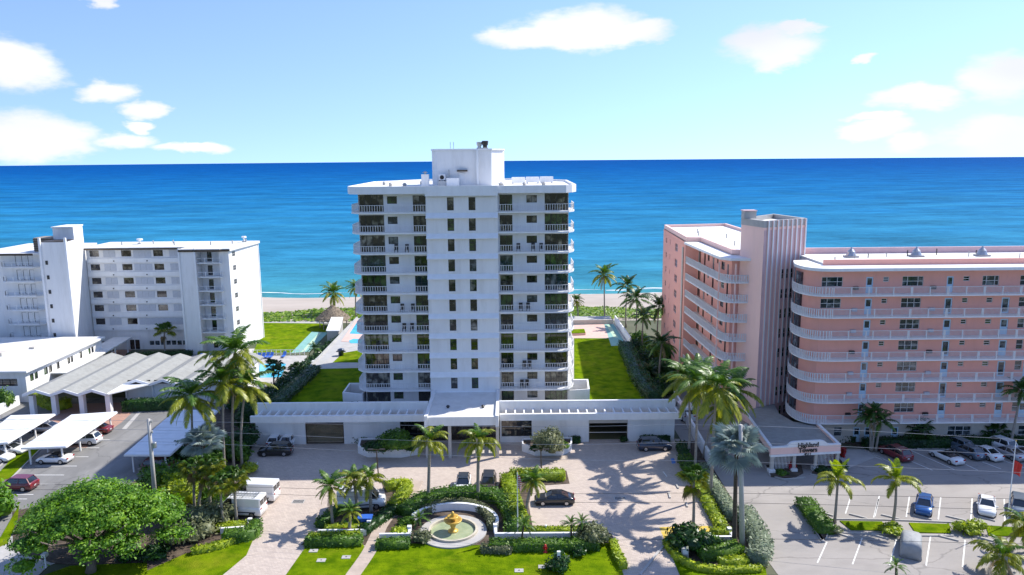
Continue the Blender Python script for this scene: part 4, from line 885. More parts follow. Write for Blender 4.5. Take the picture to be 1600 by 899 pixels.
# pink driveway in the alley, dark shade side
# garden deck lawns
def deck(name, pts, m, dz=.03): return slab(name, GP(pts,DK), DK-.02, DK+dz, m)
deck('garden_lawn', [(897,529),(955,529),(975,546),(990,575),(1000,598),(1022,628),(897,640)], M['grass'])
deck('garden_lawn', [(503,574),(568,574),(566,640),(430,640),(480,595)], M['grass'])
deck('garden_terrace', [(893,509),(948,506),(955,528),(893,529)], M['pinkdeck']); deck('shuffleboard_court', [(944,507),(958,507),(975,528),(972,540),(955,541)], M['teal'],.05); deck('shuffleboard_lane', [(947,508),(953,508),(966,528),(959,528)], M['palecourt'],.062)
deck('garden_path_left', [(488,573),(500,574),(536,539),(570,530),(570,536),(545,545),(530,566),(575,566),(575,575),(495,577)], M['conc'],.038); deck('garden_grass_patch', [(536,552),(565,547),(568,567),(520,567)], M['grass'],.055)
deck('pool_terrace', [(533,534),(556,500),(575,500),(575,536)], M['pinkdeck'],.046); deck('swimming_pool', [(546,522),(558,504),(575,504),(575,523)], M['poolw'],.06); deck('spa_pool', [(545,533),(552,530),(575,531),(575,537),(548,537)], M['poolw'],.064)
# left neighbour's lawn, pool and shuffleboard; dune behind
slab('beach_lawn', GP([(330,503),(500,505),(520,515),(470,552),(395,552),(405,530),(400,510)]), -.03, .04, M['grass'])
slab('beach_walk', GP([(330,501),(512,503),(512,506),(330,504)]), -.02, .06, M['conc'])
slab('shuffleboard_court', GP([(487,519),(513,520),(483,550),(455,552)]), -.02, .06, M['teal']); sheet('shuffleboard_lane', GP([(499,520),(503,520),(476,550),(470,551)]), .065, M['palecourt'])
slab('pool_terrace', GP([(385,556),(480,556),(476,566),(440,600),(385,612)]), -.02, .05, M['conc']); slab('swimming_pool', GP([(406,569),(447,569),(440,590),(404,591)]), -.02, .07, M['poolw'])
slab('west_beach_pool_deck', GP([(-40,525),(20,515),(24,540),(-40,560)]), -.02, .03, M['pinkdeck']); slab('west_pool', GP([(-20,528),(22,528),(20,537),(-20,540)]), -.02, .06, M['poolw'])

# ================================================================== FOLIAGE TOOLS
import numpy as np
rng = np.random.default_rng(11)
def leaf_mesh(name, C, Nrm, size, m, aspect=1.6, jitter=.7):
    """one small quad leaf per centre C, facing roughly along Nrm"""
    n = len(C); Nrm = Nrm+rng.normal(0,jitter,(n,3)); Nrm /= np.linalg.norm(Nrm,axis=1,keepdims=True)+1e-9
    t = np.cross(Nrm, rng.normal(0,1,(n,3))); t /= np.linalg.norm(t,axis=1,keepdims=True)+1e-9; bt = np.cross(Nrm,t)
    s = (np.asarray(size)*rng.uniform(.65,1.35,n))[:,None]*.5
    V = np.stack([C-t*s*aspect, C+bt*s*.8, C+t*s*aspect, C-bt*s*.8],1).reshape(-1,3)
    return V, n
def np_mesh(name, V, nq, m, extra=None):
    me = bpy.data.meshes.new(name); vs = V; nv0 = len(V); F4 = np.arange(nq*4,dtype=np.int32)
    ls = np.arange(0,nq*4,4,dtype=np.int32); lt = np.full(nq,4,np.int32)
    if extra:
        ev, ef = extra; vs = np.vstack([V,np.array(ev)]); add = np.concatenate([np.array(f,np.int32)+nv0 for f in ef]); l2 = np.array([len(f) for f in ef],np.int32)
        ls = np.concatenate([ls, nq*4+np.concatenate([[0],np.cumsum(l2)[:-1]])]).astype(np.int32); lt = np.concatenate([lt,l2]); F4 = np.concatenate([F4,add])
    me.vertices.add(len(vs)); me.vertices.foreach_set('co', vs.astype(np.float32).ravel())
    me.loops.add(len(F4)); me.loops.foreach_set('vertex_index', F4.astype(np.int32))
    me.polygons.add(len(ls)); me.polygons.foreach_set('loop_start', ls); me.polygons.foreach_set('loop_total', lt)
    me.materials.append(m); me.update(calc_edges=True); return me
def blob_leaves(blobs, leaf, dens, up=.35):
    Cs, Ns, Ss = [], [], []
    for (cx,cy,cz,rx,ry,rz) in blobs:
        area = 4*math.pi*((rx*ry)**1.6/3+(rx*rz)**1.6/3+(ry*rz)**1.6/3)**(1/1.6); n = max(20,int(area*dens/leaf**2))
        d = rng.normal(0,1,(n,3)); d /= np.linalg.norm(d,axis=1,keepdims=True); d[:,2] = np.where(d[:,2] < -.45, -d[:,2], d[:,2])
        rr = rng.uniform(.72,1.08,n)[:,None]; lump = 1+.12*np.sin(d[:,0:1]*5+cx)+.10*np.sin(d[:,1:2]*6+cy*2)+.08*np.sin(d[:,2:3]*7+cz)
        Cs.append(np.array([cx,cy,cz])+d*np.array([rx,ry,rz])*rr*lump); Ns.append(d+np.array([0,0,up])); Ss.append(np.full(n,leaf))
    return np.vstack(Cs), np.vstack(Ns), np.concatenate(Ss)
def ellipsoid(c, r, n=8, k=5):
    vs, fs = [], []
    for i in range(k+1):
        ph = -math.pi/2+math.pi*i/k
        for j in range(n):
            th = 2*math.pi*j/n; vs.append((c[0]+r[0]*math.cos(ph)*math.cos(th), c[1]+r[1]*math.cos(ph)*math.sin(th), c[2]+r[2]*math.sin(ph)))
    for i in range(k):
        for j in range(n): fs.append((i*n+j,i*n+(j+1)%n,(i+1)*n+(j+1)%n,(i+1)*n+j))
    return vs, fs
def foliage(name, blobs, leaf, dens, m, parent=None, core=.72):
    C, Nn, S = blob_leaves(blobs, leaf, dens); V, n = leaf_mesh(name, C, Nn, S, m); ev, ef = [], []
    for (cx,cy,cz,rx,ry,rz) in blobs:
        v, f = ellipsoid((cx,cy,cz),(rx*core,ry*core,rz*core)); k = len(ev); ev += v; ef += [tuple(i+k for i in q) for q in f]
    return link(name, np_mesh(name, V, n, m, (ev,ef)), parent, world=True)
def bush(x, y, r, h, m, label, cat='shrub', leaf=.22, dens=.55, group=None, n=5, z=0, ry=None, name='shrub'):
    """rounded shrub: a few overlapping lobes of leaves round short stems"""
    ry = ry or r; bl = [(0,0,h*.52,r*.72,ry*.72,h*.5)]
    for i in range(n):
        a = i*2.4+x; bl.append((math.cos(a)*r*.5, math.sin(a)*ry*.5, h*(.42+.16*math.sin(i*1.7+y)), r*.52, ry*.52, h*.4))
    t = empty(name, (x,y,z), label, cat, group)
    C, Nn, S = blob_leaves(bl, leaf, dens); V, k = leaf_mesh('foliage', C, Nn, S, m); ev, ef = [], []
    for bb in bl:
        v, f = ellipsoid(bb[:3],(bb[3]*.7,bb[4]*.7,bb[5]*.7)); q = len(ev); ev += v; ef += [tuple(i+q for i in g) for g in f]
    link('foliage', np_mesh('foliage', V, k, M[m] if isinstance(m,str) else m, (ev,ef)), t)
    b = MB()
    for i in range(3): a = i*2.1+y; b.tube([(0,0,0),(math.cos(a)*r*.25,math.sin(a)*r*.25,h*.5)],.05,5)
    link('stem', b.mesh('stem', M['bark']), t); return t
def hedge(pts, w, h, m, label, leaf=.2, dens=.75, z=0, rough=.12, name='hedge', cat='hedge', group=None, top=1.0):
    """clipped hedge along a line: solid heart, leaves over top, sides and ends"""
    pl = smooth_line(pts,3) if len(pts) > 2 else pts; Cs, Ns = [], []
    b = MB(); b.strip(pl, w*.8, z, z+h*.9)
    for i in range(len(pl)-1):
        (xa,ya),(xb,yb) = pl[i],pl[i+1]; L = math.hypot(xb-xa,yb-ya)
        if L < 1e-3: continue
        dx, dy = (xb-xa)/L, (yb-ya)/L; nx, ny = -dy, dx
        for (kind, area) in (('t',L*w),('l',L*h),('r',L*h)):
            n = int(area*dens/leaf**2*1.25)+1; u = rng.uniform(0,L,n); v = rng.uniform(-.5,.5,n); q = rng.uniform(0,1,n)
            if kind == 't': off, zz = v*w, h*(1+rough*.6*np.sin(u*1.7+xa)*np.cos(v*4)+rng.normal(0,rough*.35,n)*.6); N_ = np.stack([np.zeros(n),np.zeros(n),np.ones(n)],1)
            else:
                sgn = 1 if kind == 'l' else -1; off = sgn*w*.5*(1+rng.normal(0,rough*.5,n)); zz = q*h; N_ = np.stack([np.full(n,sgn*nx),np.full(n,sgn*ny),np.full(n,.35)],1)
            Cs.append(np.stack([xa+dx*u+nx*off, ya+dy*u+ny*off, z+zz],1)); Ns.append(N_)
    for (e, s) in ((pl[0],-1),(pl[-1],1)):
        a, c = (pl[0],pl[1]) if s < 0 else (pl[-2],pl[-1]); L = math.dist(a,c); dx, dy = (c[0]-a[0])/L*s, (c[1]-a[1])/L*s; n = int(w*h*dens/leaf**2)+1
        v = rng.uniform(-.5,.5,n)*w; Cs.append(np.stack([e[0]+dx*.05-dy*v, e[1]+dy*.05+dx*v, z+rng.uniform(0,h,n)],1)); Ns.append(np.tile([[dx,dy,.3]],(n,1)))
    C, N_ = np.vstack(Cs), np.vstack(Ns); V, k = leaf_mesh('hedge', C, N_, np.full(len(C),leaf), None, 1.4, .55)
    o = link(name, np_mesh(name, V, k, M[m], (b.v,b.f))); o['label'] = label; o['category'] = cat
    if group: o['group'] = group
    return o

# ------------------------------------------------------------------ palms
def feather(el, droop, nl=26, wl=.21, hang=.35, sw=.028, seed=0, stiff=0):
    """palm frond of unit length as a mesh in the x-z plane, leaving the crown at angle el (deg) and bending down by droop (deg)"""
    rd = random.Random(seed); b = MB(); n = 12; p = Vector((0,0,0)); P_, T_ = [], []
    for i in range(n+1):
        t = i/n; a = R(el-droop*t**1.4); T_.append(Vector((math.cos(a),0,math.sin(a)))); P_.append(p.copy()); p = p+T_[-1]/n
    for i in range(n):
        w0, w1 = .014*(1-i/n)+.003, .014*(1-(i+1)/n)+.003; u0 = T_[i].cross(Vector((0,1,0))); 
        b.add([tuple(P_[i]+Vector((0,-w0,0))),tuple(P_[i]+Vector((0,w0,0))),tuple(P_[i+1]+Vector((0,w1,0))),tuple(P_[i+1]+Vector((0,-w1,0)))],[(0,1,2,3)])
    for k in range(nl):
        t = .14+.86*(k+.5)/nl; x = t*n; i = min(int(x),n-1); q = P_[i].lerp(P_[i+1],x-i); tg = T_[i]
        up = Vector((0,1,0)).cross(tg)*-1; up = up if up.z > 0 else -up
        ln = wl*(math.sin(math.pi*min(1,.18+t*.78))**.7)*rd.uniform(.85,1.1)
        for s in (-1,1):
            hg = hang*rd.uniform(.6,1.4); dr = (Vector((0,s,0))*(1-.35*stiff)+tg*(.55+.5*t)+up*.25+Vector((0,0,-hg))).normalized(); mid = q+dr*ln*.55; tip = mid+(dr+Vector((0,0,-hg*1.1))).normalized()*ln*.5
            w = tg*sw*.5
            b.add([tuple(q-w*.7),tuple(q+w*.7),tuple(mid+w),tuple(mid-w),tuple(tip)],[(0,1,2,3),(3,2,4)])
    return b
def fan(el, seed=0, seg=22, pet=.45, spread=115, droop=.25, fold=.06):
    rd = random.Random(seed); b = MB(); a = R(el); d = Vector((math.cos(a),0,math.sin(a))); c = d*pet; side = Vector((0,1,0)); up = side.cross(d)*-1; up = up if up.z > 0 else -up
    b.add([(0,-.012,0),(0,.012,0),tuple(c+Vector((0,.01,0))),tuple(c+Vector((0,-.01,0)))],[(0,1,2,3)])
    for i in range(seg):
        th = R(-spread+2*spread*(i+.5)/seg); dth = R(spread/seg)*1.02; r = (1-pet)*(1-.25*abs(th)/R(spread))*rd.uniform(.92,1.05)
        f = lambda t, q: c+(d*math.cos(t)+side*math.sin(t))*q
        m1 = f(th,r*.6)+up*fold; tip = f(th,r)+Vector((0,0,-droop*r*rd.uniform(.5,1.3))); w0 = f(th-dth,r*.55); w1 = f(th+dth,r*.55)
        b.add([tuple(c),tuple(w0),tuple(m1),tuple(w1),tuple(tip)],[(0,1,2),(0,2,3),(1,4,2),(2,4,3)])
    return b
FR = {}
def frond_set(kind):
    if kind in FR: return FR[kind]
    cfg = dict(
        coco=([(80,70),(58,75),(38,85),(15,75),(-12,60),(-40,40)], dict(nl=30,wl=.23,hang=.55,sw=.036), ['frond','frond','frond','frondy','frondy','frondy']),
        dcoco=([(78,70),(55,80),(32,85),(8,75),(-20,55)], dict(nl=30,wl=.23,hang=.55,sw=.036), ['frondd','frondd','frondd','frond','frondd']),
        royal=([(78,95),(55,120),(35,125),(12,110),(-15,80)], dict(nl=30,wl=.25,hang=.75,sw=.04), ['frond','frondy','frondy','frondy','frondy']),
        fox=([(82,40),(52,110),(32,118),(10,105)], dict(nl=32,wl=.24,hang=.45,sw=.042), ['leaf_lime','frondy','frondy','frondy']),
        date=([(75,60),(50,75),(28,80),(5,70)], dict(nl=22,wl=.2,hang=.15,sw=.04,stiff=1), ['frond','frond','frond','frondd']))
    if kind in cfg:
        els, kw, ms = cfg[kind]; FR[kind] = [(e, [feather(e,dr,seed=i*7+j,**kw).mesh('frond', M[ms[i]]) for j in range(2)]) for i,(e,dr) in enumerate(els)]
    else:
        m = dict(sabal=['frond','frond','frondy','frondy'], bis=['fronds']*4, dfan=['frondd']*4)[kind]
        FR[kind] = [(e, [fan(e,i*5+j, seg=26 if kind == 'bis' else 20, pet=.42 if kind == 'bis' else .5, droop=.12 if kind == 'bis' else .4).mesh('frond', M[m[i]]) for j in range(2)]) for i,e in enumerate((72,42,14,-22))]
    return FR[kind]
KIND = dict(coco=('coconut_palm',24,'trunk',.17),dcoco=('coconut_palm',20,'trunk',.16),royal=('palm_tree',18,'trunk',.2),fox=('palm_tree',13,'trunk',.16),date=('date_palm',18,'trunkd',.11),sabal=('cabbage_palm',26,'trunk',.17),bis=('silver_palm',24,'trunkd',.24),dfan=('fan_palm',22,'trunkd',.15))
palm_n = [0]
DEAD = {}
def dead_frond(kind, me):
    if me.name not in DEAD:
        d = (feather(-48,38,22,.2,.7,.03) if kind != 'sabal' else fan(-60,3,16,.5,90,.5)).mesh('frond', M['frondbr']); DEAD[me.name] = d
    return DEAD[me.name]
def palm(kind, base, crown, L, label, n=None, z0=0, lean=0, group=None, tr=None):
    """base = photo point of the foot (or world xy as a 3-tuple), crown = photo point of the growing tip; L = frond length in metres"""
    nm, nf, tm, r0 = KIND[kind]; n = n or nf; r0 = tr or r0; palm_n[0] += 1; rd = random.Random(palm_n[0]*13)
    bx, by = (base[0],base[1]) if len(base) == 3 else G(*base, z0)
    cx, cz = D(*crown, by); t = empty(nm, (bx,by,z0), label, 'palm', group)
    top = Vector((cx-bx, 0, cz-z0)); h = top.z; bow = Vector((-top.x*.25+rd.uniform(-.12,.12), rd.uniform(-.25,.25), 0))
    pts = [top*f+bow*math.sin(math.pi*f)*(1 if h > 3 else .3) for f in (0,.12,.3,.5,.7,.86,1)]; rad = [r0*1.5,r0*1.1,r0,r0*.95,r0*.88,r0*.85,r0*.8]
    link('trunk', MB().tube(pts,rad,8).mesh('trunk', M[tm], True), t)
    if kind in ('royal','fox'): link('crownshaft', MB().tube([top*.9,top*1.0+Vector((0,0,.15))],[r0*.95,r0*.55],8).mesh('crownshaft', M['crownshaft'], True), t)
    fs = frond_set(kind); ks = len(fs)
    for i in range(n):
        c = min(ks-1,int((i/n)**.85*ks)); dead = c == ks-1 and kind in ('coco','dcoco','sabal','royal') and rd.random() < .22; az = i*2.39996+rd.uniform(-.25,.25)+palm_n[0]; me = fs[c][1][rd.randrange(2)]; s = L*rd.uniform(.85,1.12)*(.8 if c == 0 else 1)
        if dead: me = dead_frond(kind, me)
        o = link('frond', me, t, tuple(top+Vector((0,0,.05+.12*(1-c/ks)))), az, scale=s); o.rotation_euler = (rd.uniform(-.12,.12),rd.uniform(-.14,.14),az)
    if kind in ('coco',):
        link('coconuts', MB().lathe([(.05,-.45),(.28,-.4),(.33,-.2),(.2,0)],tuple(top),8).mesh('coconuts', M['trunkd']), t)
    return t

# ================================================================== PLANTING
# --- palms: kind, foot, tip (photo points), frond length
for a in [
 ('coco',(306,762),(299,622),4.6,'coconut palm with a wide crown in front of the zigzag pavilion roof'),
 ('coco',(366,742),(368,552),5.0,'tallest coconut palm of the left clump, crown over the pool'),
 ('coco',(379,738),(384,604),4.4,'coconut palm at the right of the left clump, beside the garage'),
 ('coco',(352,752),(349,598),4.4,'coconut palm in the middle of the left clump'),
 ('bis',(320,770),(318,692),2.9,'silver fan palm in the left clump before the shaded carport'),
 ('sabal',(305,805),(303,733),1.9,'leftmost small cabbage palm in the row beside the white vans'),
 ('sabal',(312,806),(333,728),1.9,'cabbage palm with a leaning trunk beside the white vans'),
 ('sabal',(328,806),(322,742),1.7,'lowest cabbage palm between the two leaning trunks'),
 ('sabal',(350,822),(345,757),1.9,'cabbage palm left of the van with the ladder rack'),
 ('sabal',(370,815),(366,748),1.9,'cabbage palm standing right before the white van with the ladder rack'),
 ('royal',(669,784),(671,690),3.3,'shaggy palm left of the white parked car, before the entrance'),
 ('royal',(747,782),(748,690),3.3,'shaggy palm between the white and brown parked cars'),
 ('coco',(520,822),(516,762),2.4,'young coconut palm at the left end of the drive island'),
 ('royal',(559,800),(553,752),2.7,'left palm of the pair hiding the white work truck'),
 ('royal',(580,802),(578,750),2.8,'right palm of the pair hiding the white work truck'),
 ('coco',(546,836),(548,800),1.6,'small arching palm behind the low white wall of the drive island'),
 ('coco',(823,806),(833,752),2.1,'slender young palm leaning over the black sedan'),
 ('date',(815,850),(818,822),1.5,'small date palm at the corner behind the fountain hedge'),
 ('date',(893,845),(892,820),1.3,'left pygmy date palm behind the low white wall'),
 ('date',(907,845),(909,818),1.35,'right pygmy date palm behind the low white wall'),
 ('date',(655,822),(655,812),1.5,'low feathery cycad palm at the left rim of the fountain'),
 ('sabal',(1083,830),(1084,752),2.1,'cabbage palm in the corner bed by the yellow paint'),
 ('bis',(1147,856),(1151,702),3.4,'large silver fan palm beside the concrete power pole'),
 ('coco',(1086,738),(1090,600),4.8,'leftmost tall coconut palm in the alley strip'),
 ('coco',(1099,716),(1127,636),4.3,'lower coconut palm in the alley strip, crown before the pink canopy'),
 ('coco',(1111,776),(1120,606),4.8,'tall coconut palm in the alley strip, rightmost foot'),
 ('coco',(1118,700),(1150,610),4.2,'coconut palm in the alley strip nearest the fluted tower'),
 ('coco',(1076,712),(1074,592),4.3,'coconut palm in the alley strip over the parked van'),
 ('fox',(1304,817),(1309,752),3.2,'left palm on the island of the right parking lot'),
 ('fox',(1395,818),(1400,752),3.2,'right palm on the island of the right parking lot'),
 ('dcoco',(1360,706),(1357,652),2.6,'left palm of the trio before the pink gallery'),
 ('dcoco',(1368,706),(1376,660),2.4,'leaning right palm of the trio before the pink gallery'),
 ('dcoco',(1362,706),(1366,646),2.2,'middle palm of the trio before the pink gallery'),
 ('dfan',(1436,694),(1438,672),2.3,'clump palm before the pink ground floor, between the parked cars and trio'),
 ('dfan',(1548,690),(1552,676),2.5,'clump palm before the pink ground floor at right'),
 ('dcoco',(1578,700),(1596,612),2.8,'leaning palm at the right edge before the pink gallery'),
 ('royal',(1580,899),(1566,872),3.4,'big palm crown in the bottom right corner'),
 ('royal',(1615,860),(1600,822),3.0,'palm crown at the right edge by the parking island'),
 ('date',(1400,905),(1400,888),1.3,'small palm at the bottom edge of the right lot'),
 ('coco',(522,492),(521,458),4.6,'coconut palm beside the thatched hut on the beach side'),
 ('coco',(556,496),(556,450),3.4,'coconut palm peeking from behind the tower by the hut'),
 ('coco',(945,506),(944,430),4.3,'tallest coconut palm on the beach at right of the tower'),
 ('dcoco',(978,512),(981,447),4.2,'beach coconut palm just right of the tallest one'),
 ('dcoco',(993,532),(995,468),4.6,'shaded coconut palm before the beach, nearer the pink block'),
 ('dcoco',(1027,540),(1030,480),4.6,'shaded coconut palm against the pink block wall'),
 ('coco',(903,508),(901,470),2.4,'short coconut palm close to the tower on the terrace'),
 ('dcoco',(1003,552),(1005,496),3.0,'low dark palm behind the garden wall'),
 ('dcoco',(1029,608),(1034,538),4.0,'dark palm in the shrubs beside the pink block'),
 ('dcoco',(1014,604),(1014,585),3.4,'low spreading palm at the edge of the right garden lawn'),
 ('sabal',(258,553),(257,518),2.6,'small round headed palm in the courtyard of the left block'),
 ('dfan',(428,628),(427,574),2.0,'dark fan palm by the neighbour pool'),
 ('dfan',(465,600),(464,578),2.0,'dark fan palm in the boundary shrubs right of the pool'),
 ('dfan',(433,600),(436,580),1.7,'smaller dark fan palm behind the pool one'),
 ('dcoco',(492,572),(492,545),2.0,'small dark palm near the top of the boundary shrubs'),
]: palm(*a)

# --- hedges: photo polyline of the foot, width, height, leaf, label
H = lambda pts, w, h, m, lab, **k: hedge(GP(pts, k.get('z',0)), w, h, m, lab, **k)
H([(603,766),(634,762),(632,776),(614,798)],1.5,1.1,'leaf_lime','lime hedge hooked round the end of the drive island')
H([(797,748),(882,748)],2.0,1.1,'leaf_lime','lime hedge bar behind the black sedan')
H([(792,752),(802,790),(814,826)],1.8,1.2,'leaf_lime','lime hedge running down left of the black sedan')
H([(812,836),(925,835)],1.0,.85,'leaf_lime','lime hedge behind the long low white wall')
H([(765,858),(850,858),(935,856)],1.7,.95,'leaf_mid','dark clipped hedge in front of the long low white wall')
H([(752,862),(800,864)],1.3,.8,'leaf_grey','grey green hedge right of the fountain')
H([(632,808),(660,788),(700,779),(745,777),(785,786),(803,812),(805,838)],2.4,1.15,'leaf_mid','broad green hedge bank curving behind the fountain')
H([(660,806),(685,796),(715,792),(745,797),(765,812),(770,830)],1.1,.95,'leaf_grey','brownish low hedge inside the fountain wall')
H([(478,852),(566,850)],1.5,.95,'leaf_mid','dark clipped hedge before the drive island wall')
H([(482,846),(563,844)],.8,1.0,'leaf_lime','lime strip along the front of the drive island wall')
H([(508,831),(568,830)],1.1,.75,'leaf_lime','lime hedge inside the drive island wall')
H([(500,826),(530,800),(560,790)],1.4,.9,'leaf_mid','green hedge along the drive side of the island')
H([(566,836),(600,812),(618,798)],1.5,.9,'leaf_dark','dark hedge beside the curved garden path')
H([(612,838),(636,838)],1.5,.85,'leaf_lime','square lime hedge left of the fountain')
H([(588,856),(640,854)],1.5,.85,'leaf_mid','dark hedge before the small wall left of the fountain')
H([(957,850),(965,872),(975,890)],.9,.7,'leaf_lime','narrow lime hedge by the right exit lane')
H([(1040,852),(1062,876),(1090,890),(1130,895),(1190,892)],.9,.6,'leaf_lime','lime hedge curving round the corner lawn')
H([(1125,887),(1166,882)],1.2,.9,'leaf_lime','short lime hedge at the foot of the corner bed')
H([(1092,872),(1155,866)],2.4,1.3,'leaf_mid','dark hedge mass in the corner bed')
H([(1110,838),(1146,838)],1.0,.9,'leaf_lime','lime hedge inside the corner bed wall')
H([(1160,808),(1180,840),(1190,866),(1180,884)],2.2,1.5,'leaf_var','pale variegated hedge rounding the right lot corner')
H([(1078,742),(1100,778),(1128,830)],1.5,.7,'leaf_lime','lime groundcover strip along the right edge of the forecourt')
H([(1094,738),(1118,772),(1145,815)],1.5,1.3,'leaf_var','variegated hedge along the alley wall')
H([(1063,700),(1070,716)],1.4,1.1,'leaf_dark','dark hedge by the right garage corner')
H([(1068,722),(1082,745)],1.8,1.2,'leaf_mid','green shrubs at the head of the alley strip')
H([(340,830),(384,826)],1.3,.8,'leaf_lime','lime hedge behind the left low white wall')
H([(350,846),(392,842),(399,826)],1.6,1.2,'leaf_mid','green hedge wrapping the left low white wall')
H([(300,866),(340,858),(366,848)],1.0,.7,'leaf_lime','lime hedge edging the side lawn')
H([(194,642),(240,640),(285,638)],2.0,1.8,'leaf_dark','tall dark hedge along the pavilion wall')
H([(50,624),(85,640),(108,636)],1.6,1.7,'leaf_lime','bright hedge at the left end of the pavilion')
H([(432,640),(500,638),(560,636)],1.2,.7,'leaf_dark','dark hedge along the deck edge left of the tower',z=DK)
H([(913,637),(980,635),(1048,632)],1.2,.5,'leaf_mid','hedge along the deck edge right of the tower',z=DK)
H([(1256,788),(1290,836)],2.2,1.0,'leaf_mid','green hedge on the triangular island of the right lot')
H([(1350,700),(1400,698),(1500,697),(1640,697)],1.8,1.3,'leaf_dark','long dark hedge before the pink ground floor')
H([(1295,688),(1335,690)],1.6,1.0,'leaf_dark','short dark hedge right of the sign canopy')
H([(1001,691),(1046,690)],.9,1.0,'leaf_dark','dark box hedge under the right garage wall')
H([(408,693),(438,692)],.8,1.0,'leaf_dark','dark box hedge under the left garage wall behind the black car')
H([(464,692),(472,692)],.8,1.0,'leaf_dark','small dark box hedge left of the lattice gate')
H([(552,692),(575,692)],.9,1.0,'leaf_dark','small dark box hedge right of the lattice gate')
H([(890,693),(906,692)],.8,1.0,'leaf_dark','small dark box hedge beside the right planter')
H([(200,560),(300,556)],1.5,1.1,'leaf_dark','dark hedge under the windows of the left block')
H([(310,556),(352,555)],1.2,.9,'leaf_lime','bright hedge at the pier of the left block')
H([(215,568),(270,566),(292,572)],1.3,.9,'leaf_grey','clipped hedge in the courtyard of the left block')
H([(190,582),(225,574)],1.6,.9,'leaf_dark','dark courtyard hedge beside the covered walkway')
H([(30,835),(55,800),(70,795)],1.2,.5,'leaf_mid','low planting at the edge of the concrete drive')

H([(976,545),(990,575),(1001,600),(1024,630)],2.6,1.7,'leaf_dark','dark hedge bank along the right edge of the garden lawn',z=DK,rough=.2)
H([(428,640),(462,608),(492,580)],2.4,1.2,'leaf_dark','dark hedge bank along the left edge of the shaded lawn',z=DK,rough=.2)
# --- shrubs: photo foot, radius, height, leaf, label
B = lambda p, r, h, m, lab, **k: bush(*G(*p, k.get('z',0)), r, h, m, lab, **k)
B((858,703),2.6,2.9,'leaf_grey','big rounded shrub in the right planter',z=1.0,leaf=.26,n=6)
B((838,704),1.0,1.0,'leaf_dark','small dark shrub in the right planter',z=1.0); B((880,702),1.1,1.1,'leaf_mid','small green shrub at the right of the right planter',z=1.0)
B((618,702),3.1,2.4,'leaf_mid','spreading shrub in the left planter',z=1.0,n=6); B((588,706),1.9,1.5,'leaf_dark','low dark shrub in the left planter',z=1.0); B((640,702),1.4,1.3,'leaf_dark','dark shrub at the right of the left planter',z=1.0)
B((927,848),2.1,2.0,'leaf_grey','loose flowering shrub at the end of the long white wall',n=6)
B((905,868),1.0,.9,'leaf_dark','dark shrub beside the utility post on the lawn'); B((872,892),1.5,1.7,'leaf_dark','dark shrub on the front lawn wrapped round the white post')
B((1080,858),2.7,2.4,'leaf_dark','large dark leafy shrub in the corner bed',leaf=.34,n=7); B((1108,862),1.8,1.5,'leaf_mid','leafy shrub right of the large dark one in the corner bed')
B((1055,850),1.2,1.2,'leaf_mid','shrub at the left tip of the corner bed')
B((660,846),1.3,1.2,'leaf_grey','straggly grey shrub at the left rim of the fountain'); B((636,820),1.2,.8,'leaf_mid','low shrub by the garden path')
B((560,822),1.2,.9,'leaf_mid','shrub in the drive island beside the blue bin'); B((535,826),1.0,.8,'leaf_dark','dark shrub in the drive island'); B((543,834),.7,.7,'leaf_red','red leaved plant in the drive island')
B((975,690),.7,.8,'leaf_dark','tiny shrub under the garage wall by the opening')
B((1237,735),.65,1.4,'leaf_red','red leaved plant left of the canopy entrance'); B((1299,727),.95,1.5,'leaf_red','large red leaved plant right of the canopy entrance'); B((1316,714),.6,1.4,'leaf_red','red leaved plant behind, at the canopy corner')
B((1222,742),.9,.6,'leaf_mid','low green plant at the canopy kerb'); B((1285,738),1.2,.8,'leaf_dark','dark plant below the large red one'); B((1312,732),1.1,.9,'leaf_dark','dark plant right of the large red one')
B((1392,832),1.6,.9,'leaf_lime','round lime shrub at the foot of the right island palm'); B((1515,832),2.2,1.3,'leaf_lime','wide lime shrub on the right island',ry=1.3); B((1304,832),1.0,.7,'leaf_grey','pale shrub at the foot of the left island palm')
B((8,640),1.7,3.6,'leaf_mid','round clipped shrub in the low white planter',z=0)
B((-12,812),2.7,4.2,'leaf_tree','leafy shrub cut by the left edge of the picture',leaf=.34,n=8)
